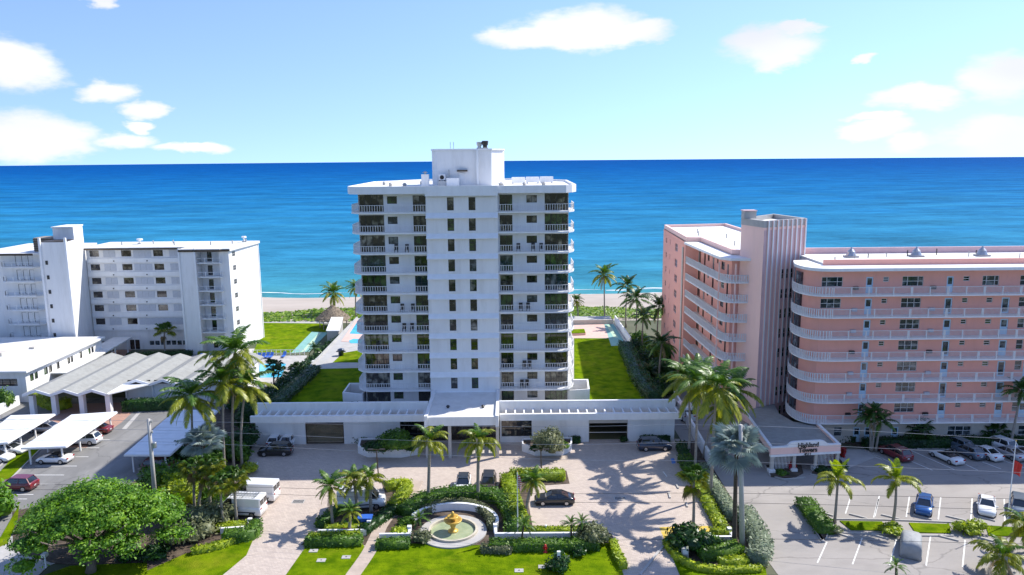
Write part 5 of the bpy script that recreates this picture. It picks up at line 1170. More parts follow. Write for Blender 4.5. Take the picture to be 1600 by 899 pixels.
# left jungle
for (p, r, h, m, lab) in [
 ((262,775),3.2,4.2,'leaf_mid','green understorey shrub beside the left power pole'),((290,790),3.0,4.0,'leaf_lime','yellow green shrub right of the big tree'),
 ((245,770),2.4,3.6,'leaf_dark','dark shrub under the shaded carport edge'),((340,790),2.4,2.6,'leaf_mid','shrub among the cabbage palm trunks'),
 ((310,830),3.2,3.0,'leaf_grey','large grey green succulent thicket before the vans'),((285,845),2.6,2.2,'leaf_grey','grey green thicket left of the lime edging'),
 ((350,815),1.8,1.8,'leaf_grey','grey shrub in front of the ladder van'),((275,722),2.2,2.6,'leaf_dark','dark shrub at the near end of the shaded carport'),
 ((385,700),2.2,3.2,'leaf_dark','dark shrub against the garage end wall'),((372,720),2.0,2.4,'leaf_mid','green shrub behind the black car'),
 ((392,670),2.4,4.4,'leaf_dark','tall dark shrub at the garage corner'),((345,715),2.4,3.2,'leaf_mid','shrub between the coconut trunks'),
 ((330,745),2.2,2.6,'leaf_lime','bright shrub under the silver palm'),((250,805),2.2,2.4,'leaf_mid','shrub behind the crown of the big tree'),
 ((390,740),1.4,1.5,'leaf_lime','yellow green plant by the parking stripe'),((375,640),2.6,4.2,'leaf_dark','dark tree like shrub behind the shaded carport'),
 ((240,870),1.8,1.1,'leaf_dark','low plant in the shade under the big tree'),((205,872),1.5,.9,'leaf_dark','low plant left in the shade under the big tree'),
 ((418,640),2.4,3.4,'leaf_dark','dark shrub at the left end of the garage roof wall'),
 ]: B(p,r,h,m,lab,leaf=.27,n=6)
# boundary shrubs left garden, right garden
for i, (p, r, h, m) in enumerate([((432,628),2.6,3.2,'leaf_dark'),((450,616),2.6,3.6,'leaf_dark'),((464,604),2.5,3.2,'leaf_dark'),((478,592),2.5,3.2,'leaf_dark'),((492,578),2.4,3.0,'leaf_dark'),((506,564),2.3,2.8,'leaf_dark'),((520,551),2.2,2.6,'leaf_dark'),((531,540),2.0,2.4,'leaf_mid')]):
    B(p,r,h,m,['dark boundary shrub nearest the garage roof, left garden','second boundary shrub from the garage roof, left garden','third boundary shrub from the garage roof, left garden','fourth boundary shrub from the garage roof, left garden','fifth boundary shrub from the garage roof, left garden','sixth boundary shrub from the garage roof, left garden','seventh boundary shrub from the garage roof, left garden','greener boundary shrub at the pool terrace corner, left garden'][i],leaf=.26,n=6,group='boundary shrubs of the left garden')
for i, (p, r, h, m) in enumerate([((990,555),2.6,3.0,'leaf_dark'),((1002,575),2.8,3.4,'leaf_dark'),((1020,565),3.0,3.6,'leaf_mid'),((1012,598),2.8,3.2,'leaf_dark'),((1035,590),3.0,3.6,'leaf_dark'),((1028,620),2.8,3.0,'leaf_dark'),((1045,615),2.6,3.4,'leaf_mid'),((1000,540),2.6,3.0,'leaf_mid'),((1042,560),2.6,3.4,'leaf_dark')]):
    B(p,r,h,m,['dark shrub below the garden wall end, right garden','dark shrub halfway down the lawn edge, right garden','green shrub behind the lawn edge, right garden','dark shrub at the lawn bend, right garden','dark shrub by the pink wall, right garden','dark shrub nearest the garage wing, right garden','green shrub beside the alley van','green shrub at the beach end, right garden','dark shrub against the pink block, right garden'][i],leaf=.28,n=6,group='shrubs between the garden and the pink block')

# --- big shade tree
def shade_tree(base, label):
    t = empty('shade_tree', (*base,0), label, 'tree'); rd = random.Random(5); bl = []; R0, top = 6.5, 8.4
    for i in range(135):                                   # uneven umbrella of leaf clumps, thinner towards the rim, with gaps
        a = i*2.39996; q = math.sqrt((i+.5)/135); wob = 1+.16*math.sin(a*3+1)+.10*math.sin(a*5+.4)
        if rd.random() < .04: continue
        x, y = math.cos(a)*q*R0*wob, 1.6+math.sin(a)*q*R0*.72*wob; z = 3.1+(top-3.1)*math.sqrt(max(0,1-q*q*.97))+rd.uniform(-.75,.75)+.5*math.sin(x*.9)*math.cos(y*.8); r = rd.uniform(1.0,1.7)
        bl.append((x+rd.uniform(-.5,.5), y+rd.uniform(-.5,.5), z-.9, r*1.15, r*1.1, r*.55))
    C, Nn, S = blob_leaves(bl, .21, .5, .6); V, k = leaf_mesh('crown', C, Nn, S, None, 1.5, .5); ev, ef = [], []
    for bb in bl:
        v, f = ellipsoid(bb[:3],(bb[3]*.62,bb[4]*.62,bb[5]*.55),6,4); q = len(ev); ev += v; ef += [tuple(i+q for i in g) for g in f]
    link('crown', np_mesh('crown', V, k, M['leaf_tree'], (ev,ef)), t)
    link('trunk', MB().tube([(0,0,0),(.05,.1,.8),(.1,.1,1.8),(.0,.2,2.8)],[.55,.42,.38,.34],10).mesh('trunk', M['bark'], True), t)
    for i in range(9):
        a = i*.7+.3; l = 5+2*rd.random(); link('limb', MB().tube([(0,.2,2.5),(math.cos(a)*l*.35,.2+math.sin(a)*l*.3,3.9),(math.cos(a)*l*.75,math.sin(a)*l*.62,5.0),(math.cos(a)*l,math.sin(a)*l*.8,6.0)],[.22,.16,.1,.05],7).mesh('limb', M['bark'], True), t)
shade_tree((-42.9,70.6), 'broad bright green shade tree in the lower left corner')
# dune plants: one continuous cover
C = np.stack([rng.uniform(-260,260,46000), rng.uniform(189.5,206,46000), np.zeros(46000)],1)
C[:,2] = .12+.35*np.abs(np.sin(C[:,0]*.15)*np.cos(C[:,1]*.4))*rng.uniform(.3,1,46000)+.25*rng.random(46000)
keep = C[:,1] < 203+2.5*np.sin(C[:,0]*.11)
C = C[keep]; V, k = leaf_mesh('d', C, np.tile([[0,-.3,1]],(len(C),1)), np.full(len(C),.7), None, 1.3, .35)
me = np_mesh('dune_plants', V, k, M['leaf_dune']); o = link('dune_plants', me); tag(o, 'continuous green dune vegetation between lawns and beach', 'dune plants', kind='stuff')
# wooded land behind the viewpoint, which the windows mirror
bl = [(-130+i*10.5+3*math.sin(i*3.1)+dx, -8+10*math.sin(i*1.9)+dy, 4.6+math.sin(i), 4.2, 4.2, 4.4) for i in range(26) for dx, dy in ((0,0),(4,-9))]
o = foliage('woodland', bl, .9, .5, M['leaf_mid']); tag(o, 'wooded land behind the viewpoint, out of the picture', 'woodland', kind='stuff')

# ================================================================== VEHICLES
def paint(name, c, metal=.0, rough=.28): return mat('car_paint_'+name, c, rough, .02, 2, coat=.9, metal=metal)
PT = dict(white=paint('white',(.78,.78,.77)), black=paint('black',(.012,.012,.014)), red=paint('maroon',(.16,.01,.018)), blue=paint('blue',(.02,.10,.30),.3), silver=paint('silver',(.45,.46,.48),.4), brown=paint('brown',(.045,.03,.025)), grey=paint('bluegrey',(.13,.17,.22),.3), navy=paint('navy',(.02,.035,.07)))
M['carglass'] = mat('car_glass', (.012,.016,.02), .05, .1, 2, spec=.8, coat=.5)
M['lamp'] = mat('headlamp_glass', (.7,.72,.74), .1, .05, 3, coat=.5); M['tail'] = mat('tail_lamp_red', (.35,.01,.012), .2, .1, 3, coat=.5)
M['rim'] = mat('alloy_rim', (.5,.5,.51), .3, .05, 3, metal=.8); M['softtop'] = mat('black_soft_top', (.015,.015,.016), .85, .1, 3)
TYPES = dict(   # L, W, belt stations (x, half width factor, z top), greenhouse (rear base, rear roof, front roof, windscreen base, roof z), wheel x, wheel r
 sedan=(4.85,1.86,[(-1,.80,.62),(-.97,.92,.90),(-.72,1,1.02),(-.4,1,1.0),(.35,1,.97),(.62,.99,.92),(.9,.93,.76),(.985,.80,.58)],(-1.75,-.85,.28,1.12,1.45),1.42,.33),
 suv=(4.75,1.92,[(-1,.84,.70),(-.98,.95,1.0),(-.9,1,1.12),(-.4,1,1.1),(.4,1,1.08),(.6,.99,1.05),(.9,.93,.92),(.985,.82,.66)],(-2.2,-1.8,.4,1.18,1.70),1.38,.37),
 hatch=(4.35,1.82,[(-1,.82,.66),(-.97,.94,.98),(-.85,1,1.06),(-.4,1,1.03),(.4,1,1.0),(.62,.99,.96),(.9,.92,.8),(.985,.80,.6)],(-1.95,-1.45,.35,1.15,1.52),1.28,.33),
 coupe=(4.6,1.88,[(-1,.80,.60),(-.96,.93,.86),(-.7,1,.96),(-.4,1,.93),(.3,1,.9),(.6,.99,.84),(.88,.92,.68),(.985,.78,.52)],(-1.45,-.75,.1,.9,1.27),1.36,.34),
 van=(5.7,2.02,[(-1,.92,.75),(-.99,.98,1.2),(-.95,1,1.35),(-.4,1,1.35),(.4,1,1.32),(.72,.97,1.22),(.92,.92,1.05),(.99,.82,.7)],(-2.8,-2.72,1.1,2.0,2.35),1.75,.36))
def loft(secs):
    b = MB(); n = len(secs[0]); b.v = [p for s in secs for p in s]
    for i in range(len(secs)-1):
        for j in range(n): k = (j+1)%n; b.f.append((i*n+j,i*n+k,(i+1)*n+k,(i+1)*n+j)); b.m.append(0)
    b.f += [tuple(range(n-1,-1,-1)), tuple(range(len(b.v)-n,len(b.v)))]; b.m += [0,0]; return b
CARS = {}
def car_meshes(kind):
    if kind in CARS: return CARS[kind]
    L, W, st, gh, wx, wr = TYPES[kind]; hl, hw = L/2, W/2; van = kind == 'van'; secs = []
    for (f, wf, zt) in st:
        x, w = f*hl, hw*wf; half = [(w*.90,.24),(w*.99,.42),(w,.62*zt+.1),(w*.965,zt-.05),(w*.86,zt+.005),(w*.4,zt+.03)]
        secs.append([(x,y,z) for y,z in half]+[(x,-y,z) for y,z in half[::-1]])
    d = dict(body=loft(secs).mesh('body', PT['white'], True))
    rb, rr, rf, wb, rz = gh; belt = st[3][2]; bw, tw = hw*.88, hw*(.9 if van else .66)
    def sec(x, w0, w1, z): return [(x,w0,belt-.02),(x,w0*.4+w1*.6,belt+(z-belt)*.62),(x,w1,z),(x,-w1,z),(x,-w0*.4-w1*.6,belt+(z-belt)*.62),(x,-w0,belt-.02)]
    gl = [sec(rb,bw*.9,bw*.86,belt+.02),sec(rr,bw,tw,rz-.05),sec((rr+rf)/2,bw,tw*1.02,rz-.015),sec(rf,bw,tw,rz-.05),sec(wb,bw*.92,bw*.86,st[4][2]+.0)]
    d['glass'] = loft(gl).mesh('windows', M['carglass'])
    b = MB(); t2 = tw*1.0                                            # roof skin and pillars
    b.add([(x,y*s,z) for z in (-.03,.02) for x,y,s in ((rr-.05,t2,1),(rr-.05,t2,-1),(rf+.03,t2,-1),(rf+.03,t2,1))],[])
    b.v = [(x,y,z+rz-.02+(.0)) for x,y,z in b.v]; b.add([((rr+rf)/2,t2*1.03,rz+.015),((rr+rf)/2,-t2*1.03,rz+.015)],[])
    b.f += [(4,5,9,8),(8,9,6,7),(0,4,8,7,3),(1,2,6,9,5),(0,1,5,4),(2,3,7,6)]; b.m += [0]*6
    for s in (1,-1):
        b.bar((rf+.02,t2*s*.99,rz-.02),(wb,bw*.93*s,belt),.07,.06); b.bar((rr,t2*s*.99,rz-.02),(rb+.02,bw*.91*s,belt),.11,.07); xm = (rf+rr)/2-.05
        b.bar((xm,(t2+.015)*s,rz-.04),(xm,(bw+.012)*s,belt),.05,.08)
        if van: b.box(rr-.02,rf-.55,min(s*bw*1.0,s*bw*1.12),max(s*bw*1.0,s*bw*1.12),belt-.04,rz-.01)
    if van: b.box(rb-.03,rr+.1,-bw,bw,belt-.05,belt+.25).box(rb-.03,rr+.1,-.06,.06,belt,rz-.03).box(rb-.03,rr+.1,-bw,bw,rz-.25,rz-.02)
    d['roof'] = b.mesh('roof', PT['white'])
    d['wheel'] = MB().tube([(0,-.11,0),(0,.11,0)],wr,16).mesh('wheel', M['black'], False); d['rim'] = MB().tube([(0,-.125,0),(0,.125,0)],wr*.62,12).mesh('rim', M['rim'])
    fx, fz = st[-2][0]*hl, st[-2][2]; rx, rzv = st[1][0]*hl, st[1][2]
    d['hl'] = MB().box(-.16,.06,-.2,.2,-.07,.05).mesh('headlight', M['lamp']); d['tl'] = MB().box(-.05,.12,-.17,.17,-.09,.09).mesh('tail_light', M['tail'])
    d['mir'] = MB().box(-.07,.07,-.1,.1,-.07,.07).mesh('mirror', PT['black']); d['plate'] = MB().box(-.015,.015,-.18,.18,-.07,.07).mesh('number_plate', M['framew'])
    d['trim'] = MB().box(-hl*.93,hl*.93,-hw*.86,hw*.86,.16,.30).mesh('underbody', M['black'])
    CARS[kind] = d; return d
def recolor(o, m): o.material_slots[0].link = 'OBJECT'; o.material_slots[0].material = m
def car(kind, p, head, pt, label, group=None, roofm=None, name='car', glass=None, sc=1):
    L, W, st, gh, wx, wr = TYPES[kind]; d = car_meshes(kind); xy = G(*p) if len(p) == 2 else p[:2]
    t = empty(name, (*xy,.01), label, 'van' if kind == 'van' else 'car', group, R(head)); hl, hw = L/2, W/2; t.scale = (sc,)*3
    recolor(link('body', d['body'], t), PT[pt]); link('windows', d['glass'], t); recolor(link('roof', d['roof'], t), roofm or PT[pt]); link('underbody', d['trim'], t)
    for x in (wx,-wx):
        for s in (1,-1): w = link('wheel', d['wheel'], t, (x,s*(hw-.10),wr)); link('rim', d['rim'], w)
    for s in (1,-1):
        link('headlight', d['hl'], t, (st[-2][0]*hl+.03,s*hw*.68,st[-2][2]-.14)); link('tail_light', d['tl'], t, (-hl*.985,s*hw*.72,st[1][2]-.1)); recolor(link('mirror', d['mir'], t, (gh[3]-.12,s*(hw+.06),st[4][2]+.06)), PT[pt])
    link('number_plate', d['plate'], t, (-hl-.005,0,.62))
    if kind == 'van':
        for s in (1,-1): link('rear_window', MB().box(-.02,.02,-.36,.36,0,.55).mesh('rear_window', M['carglass']), t, (gh[0]-.04,s*.44,1.48)); link('side_moulding', MB().box(-2.2,1.6,-.02,.02,0,.12).mesh('side_moulding', M['black']), t, (0,s*(hw+.005),.62))
    return t
CG = 'cars parked in the left lot'; RG = 'cars parked before the pink block'
car('hatch',(724,763),-90,'white','white car with dark glass roof parked between the shaggy palms',roofm=M['carglass'])
car('suv',(763,763),-92,'brown','dark brown car parked right of the white one',roofm=PT['black'])
car('sedan',(866,786),180,'black','black sedan parked side on beside the lime hedge')
car('suv',(1022,702),2,'navy','dark suv parked under the right garage wall')
car('suv',(431,710),182,'black','black suv parked at the left end of the forecourt')
car('hatch',(432,694),90,'white','left of two white cars nosed to the left garage wall'); car('hatch',(453,693),88,'white','right of two white cars nosed to the left garage wall')
v1 = car('van',(399,780),174,'white','white van parked behind the one with ladders on the left drive',name='van'); v2 = car('van',(377,803),174,'white','white van with ladder rack on its roof on the left drive',name='van')
b = MB()
for y in (-.55,-.1,.15,.6): b.bar((-2.3,y,2.55),(1.0,y,2.55),.06,.06)
for i in range(9): x = -2.2+i*.36; b.bar((x,-.55,2.55),(x,-.1,2.55),.05,.04); b.bar((x,.15,2.56),(x,.6,2.56),.05,.04)
for x in (-2.0,-.6,.8): b.bar((x,-.8,2.44),(x,.8,2.44),.05,.06); b.box(x-.03,x+.03,-.8,-.74,2.3,2.44).box(x-.03,x+.03,.74,.8,2.3,2.44)
link('ladder_rack', b.mesh('ladder_rack', M['metal']), v2)
wt = car('van',(566,792),6,'white','white work truck with roof racks behind the palm pair',name='van')
b = MB()
for y in (-.8,.8): b.bar((-2.6,y,2.7),(1.0,y,2.7),.06,.06)
for x in (-2.4,-1.2,0,.9): b.bar((x,-.8,2.7),(x,.8,2.7),.05,.05); b.box(x-.03,x+.03,-.83,-.77,2.3,2.7).box(x-.03,x+.03,.77,.83,2.3,2.7)
link('roof_rack', b.mesh('roof_rack', M['metal']), wt)
car('suv',(28,764),176,'red','dark red suv in the left lot beside the big tree',CG); car('coupe',(86,722),178,'white','white convertible with black soft top under the middle carport',CG,roofm=M['softtop'])
car('suv',(132,693),178,'white','white suv farther back under the middle carport',CG); car('sedan',(150,676),176,'red','dark red car at the far end of the middle carport',CG)
car('sedan',(16,708),-5,'white','white car at the near end of the left carport',CG); car('sedan',(-6,720),-5,'white','white car cut by the left edge under the left carport',CG); car('sedan',(70,674),178,'silver','pale car between the two left carports',CG)
car('suv',(252,735),0,'red','dark red car under the shaded carport near end',CG); car('sedan',(272,716),0,'silver','silver car under the shaded carport',CG)
car('suv',(1398,714),107,'red','maroon suv, first in the shaded row by the pink block',RG); car('coupe',(1478,719),107,'white','white sports car in the shaded row',RG,roofm=M['softtop']); car('hatch',(1512,712),107,'grey','blue grey car right of the white sports car',RG)
car('sedan',(1537,713),107,'white','large white sedan in the shaded row',RG); car('sedan',(1574,713),107,'silver','silver sedan right of the large white sedan',RG); car('sedan',(1605,714),107,'white','white car cut by the right edge in the shaded row',RG)
car('hatch',(1496,700),107,'grey','blue grey car tucked behind the sports car',RG); car('suv',(1560,700),107,'white','white suv behind the silver sedan',RG)
car('hatch',(1443,797),-121,'blue','bright blue hatchback on the sunny side of the right lot',RG); car('sedan',(1541,797),-121,'white','white sedan with sunroof on the sunny side of the right lot',RG); car('suv',(1592,800),-121,'grey','blue grey suv behind the flagpole',RG)
car('van',(1069,652),95,'white','white van parked in the alley beside the garden deck',name='van')
# the covered car: a cloth that follows roof, bonnet and boot and hangs to the ground
t = empty('covered_car', (*G(1423,858),.01), 'car under a grey cloth cover in the right lot', 'car', rz=R(62))
secs = []
for x, zt, w in ((-2.42,.9,.84),(-2.36,1.35,.93),(-2.2,1.62,.96),(-1.6,1.74,.97),(-.9,1.75,.98),(-.2,1.74,.98),(.4,1.66,.98),(.8,1.42,.98),(1.15,1.2,.98),(1.7,1.14,.97),(2.15,1.05,.92),(2.34,.85,.86),(2.42,.5,.8)):
    k = .05*math.sin(x*8.3)+.03*math.sin(x*17)
    half = [(w*1.06+k,.05),(w*1.02-k*.8,.38),(w*.99+k*.5,.72*zt),(w*.9,.9*zt),(w*.72,zt-.02),(w*.36,zt+.02+k*.25),(.02,zt+.03-k*.25)]; secs.append([(x,y,z) for y,z in half]+[(x,-y,z+(.02*math.sin(x*11+1))) for y,z in half[::-1]])
link('cloth_cover', loft(secs).mesh('cloth_cover', M['cover'], True), t)
for x in (1.4,-1.4):
    for s in (1,-1): link('wheel', car_meshes('suv')['wheel'], t, (x,s*.8,.3))

# ================================================================== MARKINGS, STOPS
def stripe(a, c, w=.12, m='line', name='parking_line', z=.012):
    A, C_ = G(*a), G(*c); o = MB().strip([A,C_],w,0,z).build(name, M[m]); o['kind'] = 'structure'; return o
for a, c in [((1330,774),(1321,803)),((1373,780),(1367,807)),((1374,775),(1365,809)),((1421,776),(1416,808)),((1470,777),(1466,812)),((1519,779),(1517,813)),((1569,780),(1570,815)),
             ((1292,847),(1277,880)),((1347,841),(1332,882)),((1402,838),(1390,884)),((1454,838),(1447,884)),((1508,844),(1504,886)),
             ((1375,715),(1408,730)),((1424,721),(1457,735)),((1421,703),(1491,734)),((1509,726),(1528,735)),((1535,722),(1564,733)),((1568,720),(1600,731)),
             ((1347,708),(1378,718)),((33,742.5),(100,742.5)),((62,757),(85,757)),((20,773),(52,773)),((55,728.5),(120,728.5)),((100,700),(155,700)),((118,714),(138,714)),((158,687.5),(171,687.5)),((28,780),(42,780)),
             ((215,733),(250,733)),((700,763),(697,778)),((742,762),(742,778)),((780,762),(782,778)),((398,732),(403,722)),((386,748),(394,740)),((1036,737),(1042,745))]:
    stripe(a, c, .13)
for wi, (a, c) in enumerate([((1274,798),(1302,807)),((1327,804),(1355,811)),((1377,805),(1406,812)),((1427,805),(1456,813)),((1478,807),(1508,814)),((1528,808),(1555,815)),((1358,835),(1388,843)),((1466,838),(1498,846)),((1521,838),(1553,847)),((1308,834),(1335,842)),((1433,702),(1449,704)),((1462,688),(1470,688)),((1492,687),(1502,688))]):
    A, C_ = G(*a), G(*c); o = MB().bar((*A,.07),(*C_,.07),.2,.14).build('wheel_stop', M['conc']); tag(o, 'concrete wheel stop, '+(['first','second','third','fourth','fifth','sixth'][wi]+' from the left in the row above the grass islands' if wi < 6 else ['second','third','fourth','first'][wi-6]+' from the left in the row below the grass islands' if wi < 10 else ['first','second','third'][wi-10]+' from the left in the shaded row by the pink block'), 'wheel stop', 'wheel stops of the right lot')
for i, (a, c) in enumerate([((1045,771),(1047,779)),((1056,757),(1060,764)),((1066,744),(1070,751)),((1072,786),(1074,793))]):
    A, C_ = G(*a), G(*c); o = MB().bar((*A,.08),(*C_,.08),.2,.14).build('wheel_stop', M['conc']); tag(o, ['wheel stop second from the corner bed','wheel stop third from the corner bed','wheel stop farthest from the corner bed','wheel stop nearest the corner bed'][i]+' on the right edge of the forecourt', 'wheel stop', 'wheel stops of the forecourt')
slab('yellow_hatching', GP([(1030,824),(1108,822),(1114,832),(1060,834),(1040,848)]), 0, .012, M['yellow'])
slab('blue_marking', GP([(1048,717),(1053,716),(1056,724),(1050,725)]), 0, .013, M['bluepaint'])
# kerbs
def kerb(pts, w=.18, h=.14, m='conc'): o = MB().strip(GP(pts),w,-.02,h).build('kerb', M[m]); o['kind'] = 'structure'
kerb([(1249,790),(1287,848)],.3); kerb([(1300,816),(1290,843)]); kerb([(1196,728),(1203,744),(1225,750),(1258,747)]); kerb([(1266,742),(1300,748),(1324,736)]); kerb([(1310,833),(1388,836),(1430,838),(1490,838)]); kerb([(1295,812),(1380,813),(1490,817)])
kerb([(66,700),(18,748)]); kerb([(36,699),(-20,745)]); kerb([(1352,705),(1378,717)])
kerb([(1000,899),(1038,852)],.25); kerb([(1062,836),(1122,834)],.2)
for a in ((466,784),(969,779)):
    x, y = G(*a); t = empty('drain_grate', (x,y,.006), 'drain grate in the '+('left' if a[0] < 700 else 'right')+' half of the forecourt paving', 'drain'); MB().box(-.75,.75,-.5,.5,0,.012).build('frame', M['conc'], t, world=False)
    for i in range(8): MB().box(-.6+i*.16,-.5+i*.16,-.38,.38,.012,.02).build('bar', M['frame'], t, world=False)

# ================================================================== FOUNTAIN
fx, fy = G(708,832)
F_ = empty('fountain', (fx,fy,0), 'round fountain with a golden tiered bowl in a pale pool', 'fountain')
def circ(r, n=48, ry=None): return [(fx+r*math.cos(2*math.pi*i/n), fy+(ry or r)*math.sin(2*math.pi*i/n)) for i in range(n)]
MB().ring(circ(3.75),circ(2.75),0,.22).build('rim_paving', M['conc'], F_); MB().ring(circ(2.74),circ(2.5),0,.45).build('pool_rim', mat('cream_stone',(.55,.49,.38),.8,.1,2), F_); sheet('water', circ(2.5), .16, M['fountw'], None, F_)
MB().lathe([(.55,0),(.6,.12),(.42,.2),(.3,.3),(.24,.5),(.34,.72),(.24,.9),(.22,1.0)],(fx,fy,.1),16).build('pedestal', M['gold'], F_, True)
MB().lathe([(.2,0),(.45,.06),(.85,.22),(1.02,.42),(1.0,.5),(.85,.44),(.3,.38)],(fx,fy,1.05),24).build('lower_bowl', M['gold'], F_, True)
MB().lathe([(.28,0),(.22,.2),(.36,.32),(.62,.42),(.66,.52),(.5,.5),(.2,.5)],(fx,fy,1.4),20).build('upper_bowl', M['gold'], F_, True)
MB().lathe([(.22,0),(.26,.12),(.15,.26),(.2,.38),(.14,.5),(.04,.62)],(fx,fy,1.88),12).build('finial', M['gold'], F_, True)
arc = [(fx-.1+5.0*math.cos(R(a)), fy+1.0+4.4*math.sin(R(a))) for a in range(-8,166,6)]
t = empty('curved_wall', (fx,fy+5,0), 'white curved garden wall round the back of the fountain', 'wall'); MB().strip(arc,.3,0,.85).build('wall', M['white'], t); MB().strip(arc,.36,.851,.93).build('coping', M['white2'], t)
def lowwall(pts, label, h=.75):
    t = empty('low_wall', (*G(*pts[0]),0), label, 'wall'); P_ = GP(pts)
    for i in range(len(P_)-1):
        (xa,ya),(xb,yb) = P_[i],P_[i+1]; dd = Vector((xb-xa,yb-ya)).normalized()*.14; e = dd if i else dd*0
        MB().bar((xa+e.x*1.02,ya+e.y*1.02,h/2),(xb+dd.x,yb+dd.y,h/2),.28,h).build('wall', M['white2'], t)
    MB().box(P_[-1][0]-.22,P_[-1][0]+.22,P_[-1][1]-.22,P_[-1][1]+.22,0,h+.25).build('end_pier', M['white2'], t)
lowwall([(497,838),(571,837),(577,826)],'low white wall fronting the drive island'); lowwall([(593,844),(640,843),(640,835)],'short low white wall left of the fountain'); lowwall([(923,842),(775,843),(774,832)],'long low white wall right of the fountain'); lowwall([(1108,848),(1146,848),(1139,838)],'low white wall in the corner bed'); lowwall([(345,835),(387,832),(391,823)],'low white wall at the left drive edge')
# alley wall
t = empty('alley_wall', (*G(1080,670),0), 'long white boundary wall between the forecourt and the alley', 'wall'); w0, w1 = G(1054,628), G(1112,735)
MB().bar((*w0,.9),(*w1,.9),.25,1.8).build('wall', M['white'], t); MB().bar((*w0,1.85),(*w1,1.85),.34,.1).build('coping', M['white2'], t)
t = empty('garden_wall', (*G(970,525),0), 'white garden wall beside the shuffleboard court on the right', 'wall'); w0, w1 = G(961,505,DK), G(985,541,DK); MB().bar((*w0,DK+.9),(*w1,DK+.9),.25,1.8).build('wall', M['white'], t)
t = empty('dune_wall', (*G(925,503),0), 'low stone wall between the terrace and the dune', 'wall'); w0, w1 = G(893,507,DK), G(958,506,DK); MB().bar((*w0,DK+.5),(*w1,DK+.5),.4,1.0).build('wall', M['beige'], t)
t = empty('terrace_planter', (*G(905,518,DK),DK), 'square grassy planter on the terrace beside the tower', 'planter'); q = GP([(893,519),(913,518),(915,524),(893,525)],DK); MB().prism(q,DK,DK+.5).build('box', M['pinkdeck'], t); MB().prism([(x*.999,y) for x,y in q],DK+.501,DK+.6).build('turf', M['grass'], t)
t = empty('garden_hut', (*G(523,535),0), 'small grey service hut beside the thatched shelter', 'building'); q = GP([(512,540),(530,540),(536,517),(520,517)]); MB().prism(q,0,3.2).build('wall', M['grey'], t); MB().prism([(x+(.2 if i in (1,2) else -.2),y) for i,(x,y) in enumerate(q)],3.201,3.4).build('roof', M['roofw'], t)
t = empty('boundary_wall', (*G(470,600),0), 'white boundary wall along the left garden shrubs', 'wall'); w0, w1 = G(415,642), G(535,548); MB().bar((*w0,1.2),(*w1,1.2),.25,2.4).build('wall', M['white'], t); MB().bar((*w0,2.45),(*w1,2.45),.35,.1).build('coping', M['white2'], t)
# thatched shelter
tx, ty = G(521,512); t = empty('thatched_shelter', (tx,ty,0), 'round thatched shelter by the beach lawn', 'shelter')
prof = [(4.1,2.3),(4.2,2.45),(3.2,3.1),(2.2,3.9),(1.2,4.8),(.25,5.5),(.1,5.6)]; MB().lathe(prof,(0,0,0),22).build('thatch_roof', M['thatch'], t, True, world=False)
C, Nn = [], []
for i in range(2600):
    a = rng.uniform(0,6.283); q = rng.random()**.6; C.append((math.cos(a)*4.2*q, math.sin(a)*4.2*q, 5.6-3.25*q**1.15)); Nn.append((math.cos(a),math.sin(a),1.2))
V, k = leaf_mesh('s', np.array(C), np.array(Nn), np.full(len(C),.35), None, 2.2, .3); link('thatch_fringe', np_mesh('thatch_fringe', V, k, M['thatch']), t)
for i in range(6): a = i*1.047; MB().tube([(3.3*math.cos(a),3.3*math.sin(a),0),(3.3*math.cos(a),3.3*math.sin(a),2.6)],.12,8).build('post', M['wood'], t, world=False)
# poolside
def lounger(p, rz, label, m='blue', z=0, grp='pool loungers'):
    t = empty('lounger', (*G(*p,z),z+.06), label, 'lounger', grp, rz); link('bed', MB().box(-.33,.33,-.3,1.2,.28,.36).mesh('bed', M[m]), t); b = MB().add([(x,y,zz) for x in (-.33,.33) for y,zz in ((-.3,.3),(-.3,.38),(-.85,.95),(-.9,.87))],[(0,1,2,3),(7,6,5,4),(0,4,5,1),(1,5,6,2),(2,6,7,3),(3,7,4,0)]); link('backrest', b.mesh('backrest', M[m]), t)
    for x in (-.28,.28):
        for y in (-.2,1.1): link('leg', MB().box(x-.03,x+.03,y-.03,y+.03,0,.28).mesh('leg', M['white2']), t)
for i, p in enumerate(((404,560),(411,560),(418,559),(424,559),(444,558))): lounger(p, math.pi, ['leftmost blue lounger behind the neighbour pool','second blue lounger from the left behind the neighbour pool','third blue lounger from the left behind the neighbour pool','fourth blue lounger from the left behind the neighbour pool','blue lounger set apart at the right of the neighbour pool'][i])
for i, p in enumerate(((314,561),(327,560))): lounger(p, math.pi, ['dark blue lounger left, behind the pavilion roof','light blue lounger right, behind the pavilion roof'][i])
t = empty('pool_fence', (*G(430,556),0), 'white pool fence between the beach lawn and the neighbour pool', 'fence'); fa_, fb_ = G(395,556), G(475,556); q = MB()
for i in range(12): 
    x = fa_[0]+(fb_[0]-fa_[0])*i/11; MB().box(x-.05,x+.05,fa_[1]-.05,fa_[1]+.05,0,1.25).build('post', M['white2'], t)
MB().bar((fa_[0],fa_[1],1.2),(fb_[0],fa_[1],1.2),.06,.08).build('rail', M['white2'], t); MB().bar((fa_[0],fa_[1],.5),(fb_[0],fa_[1],.5),.05,.06).build('rail', M['white2'], t)
t = empty('barbecue', (*G(533,556,DK),DK), 'dark covered barbecue on the shaded garden path', 'barbecue'); MB().lathe([(.5,0),(.55,.9),(.75,1.0),(.6,1.35),(.1,1.5)],n=14).build('cover', M['navy'] if 'navy' in M else PT['navy'], t, True, world=False); MB().box(-.9,.9,-.3,.3,.8,.9).build('shelf', M['frame'], t, world=False)
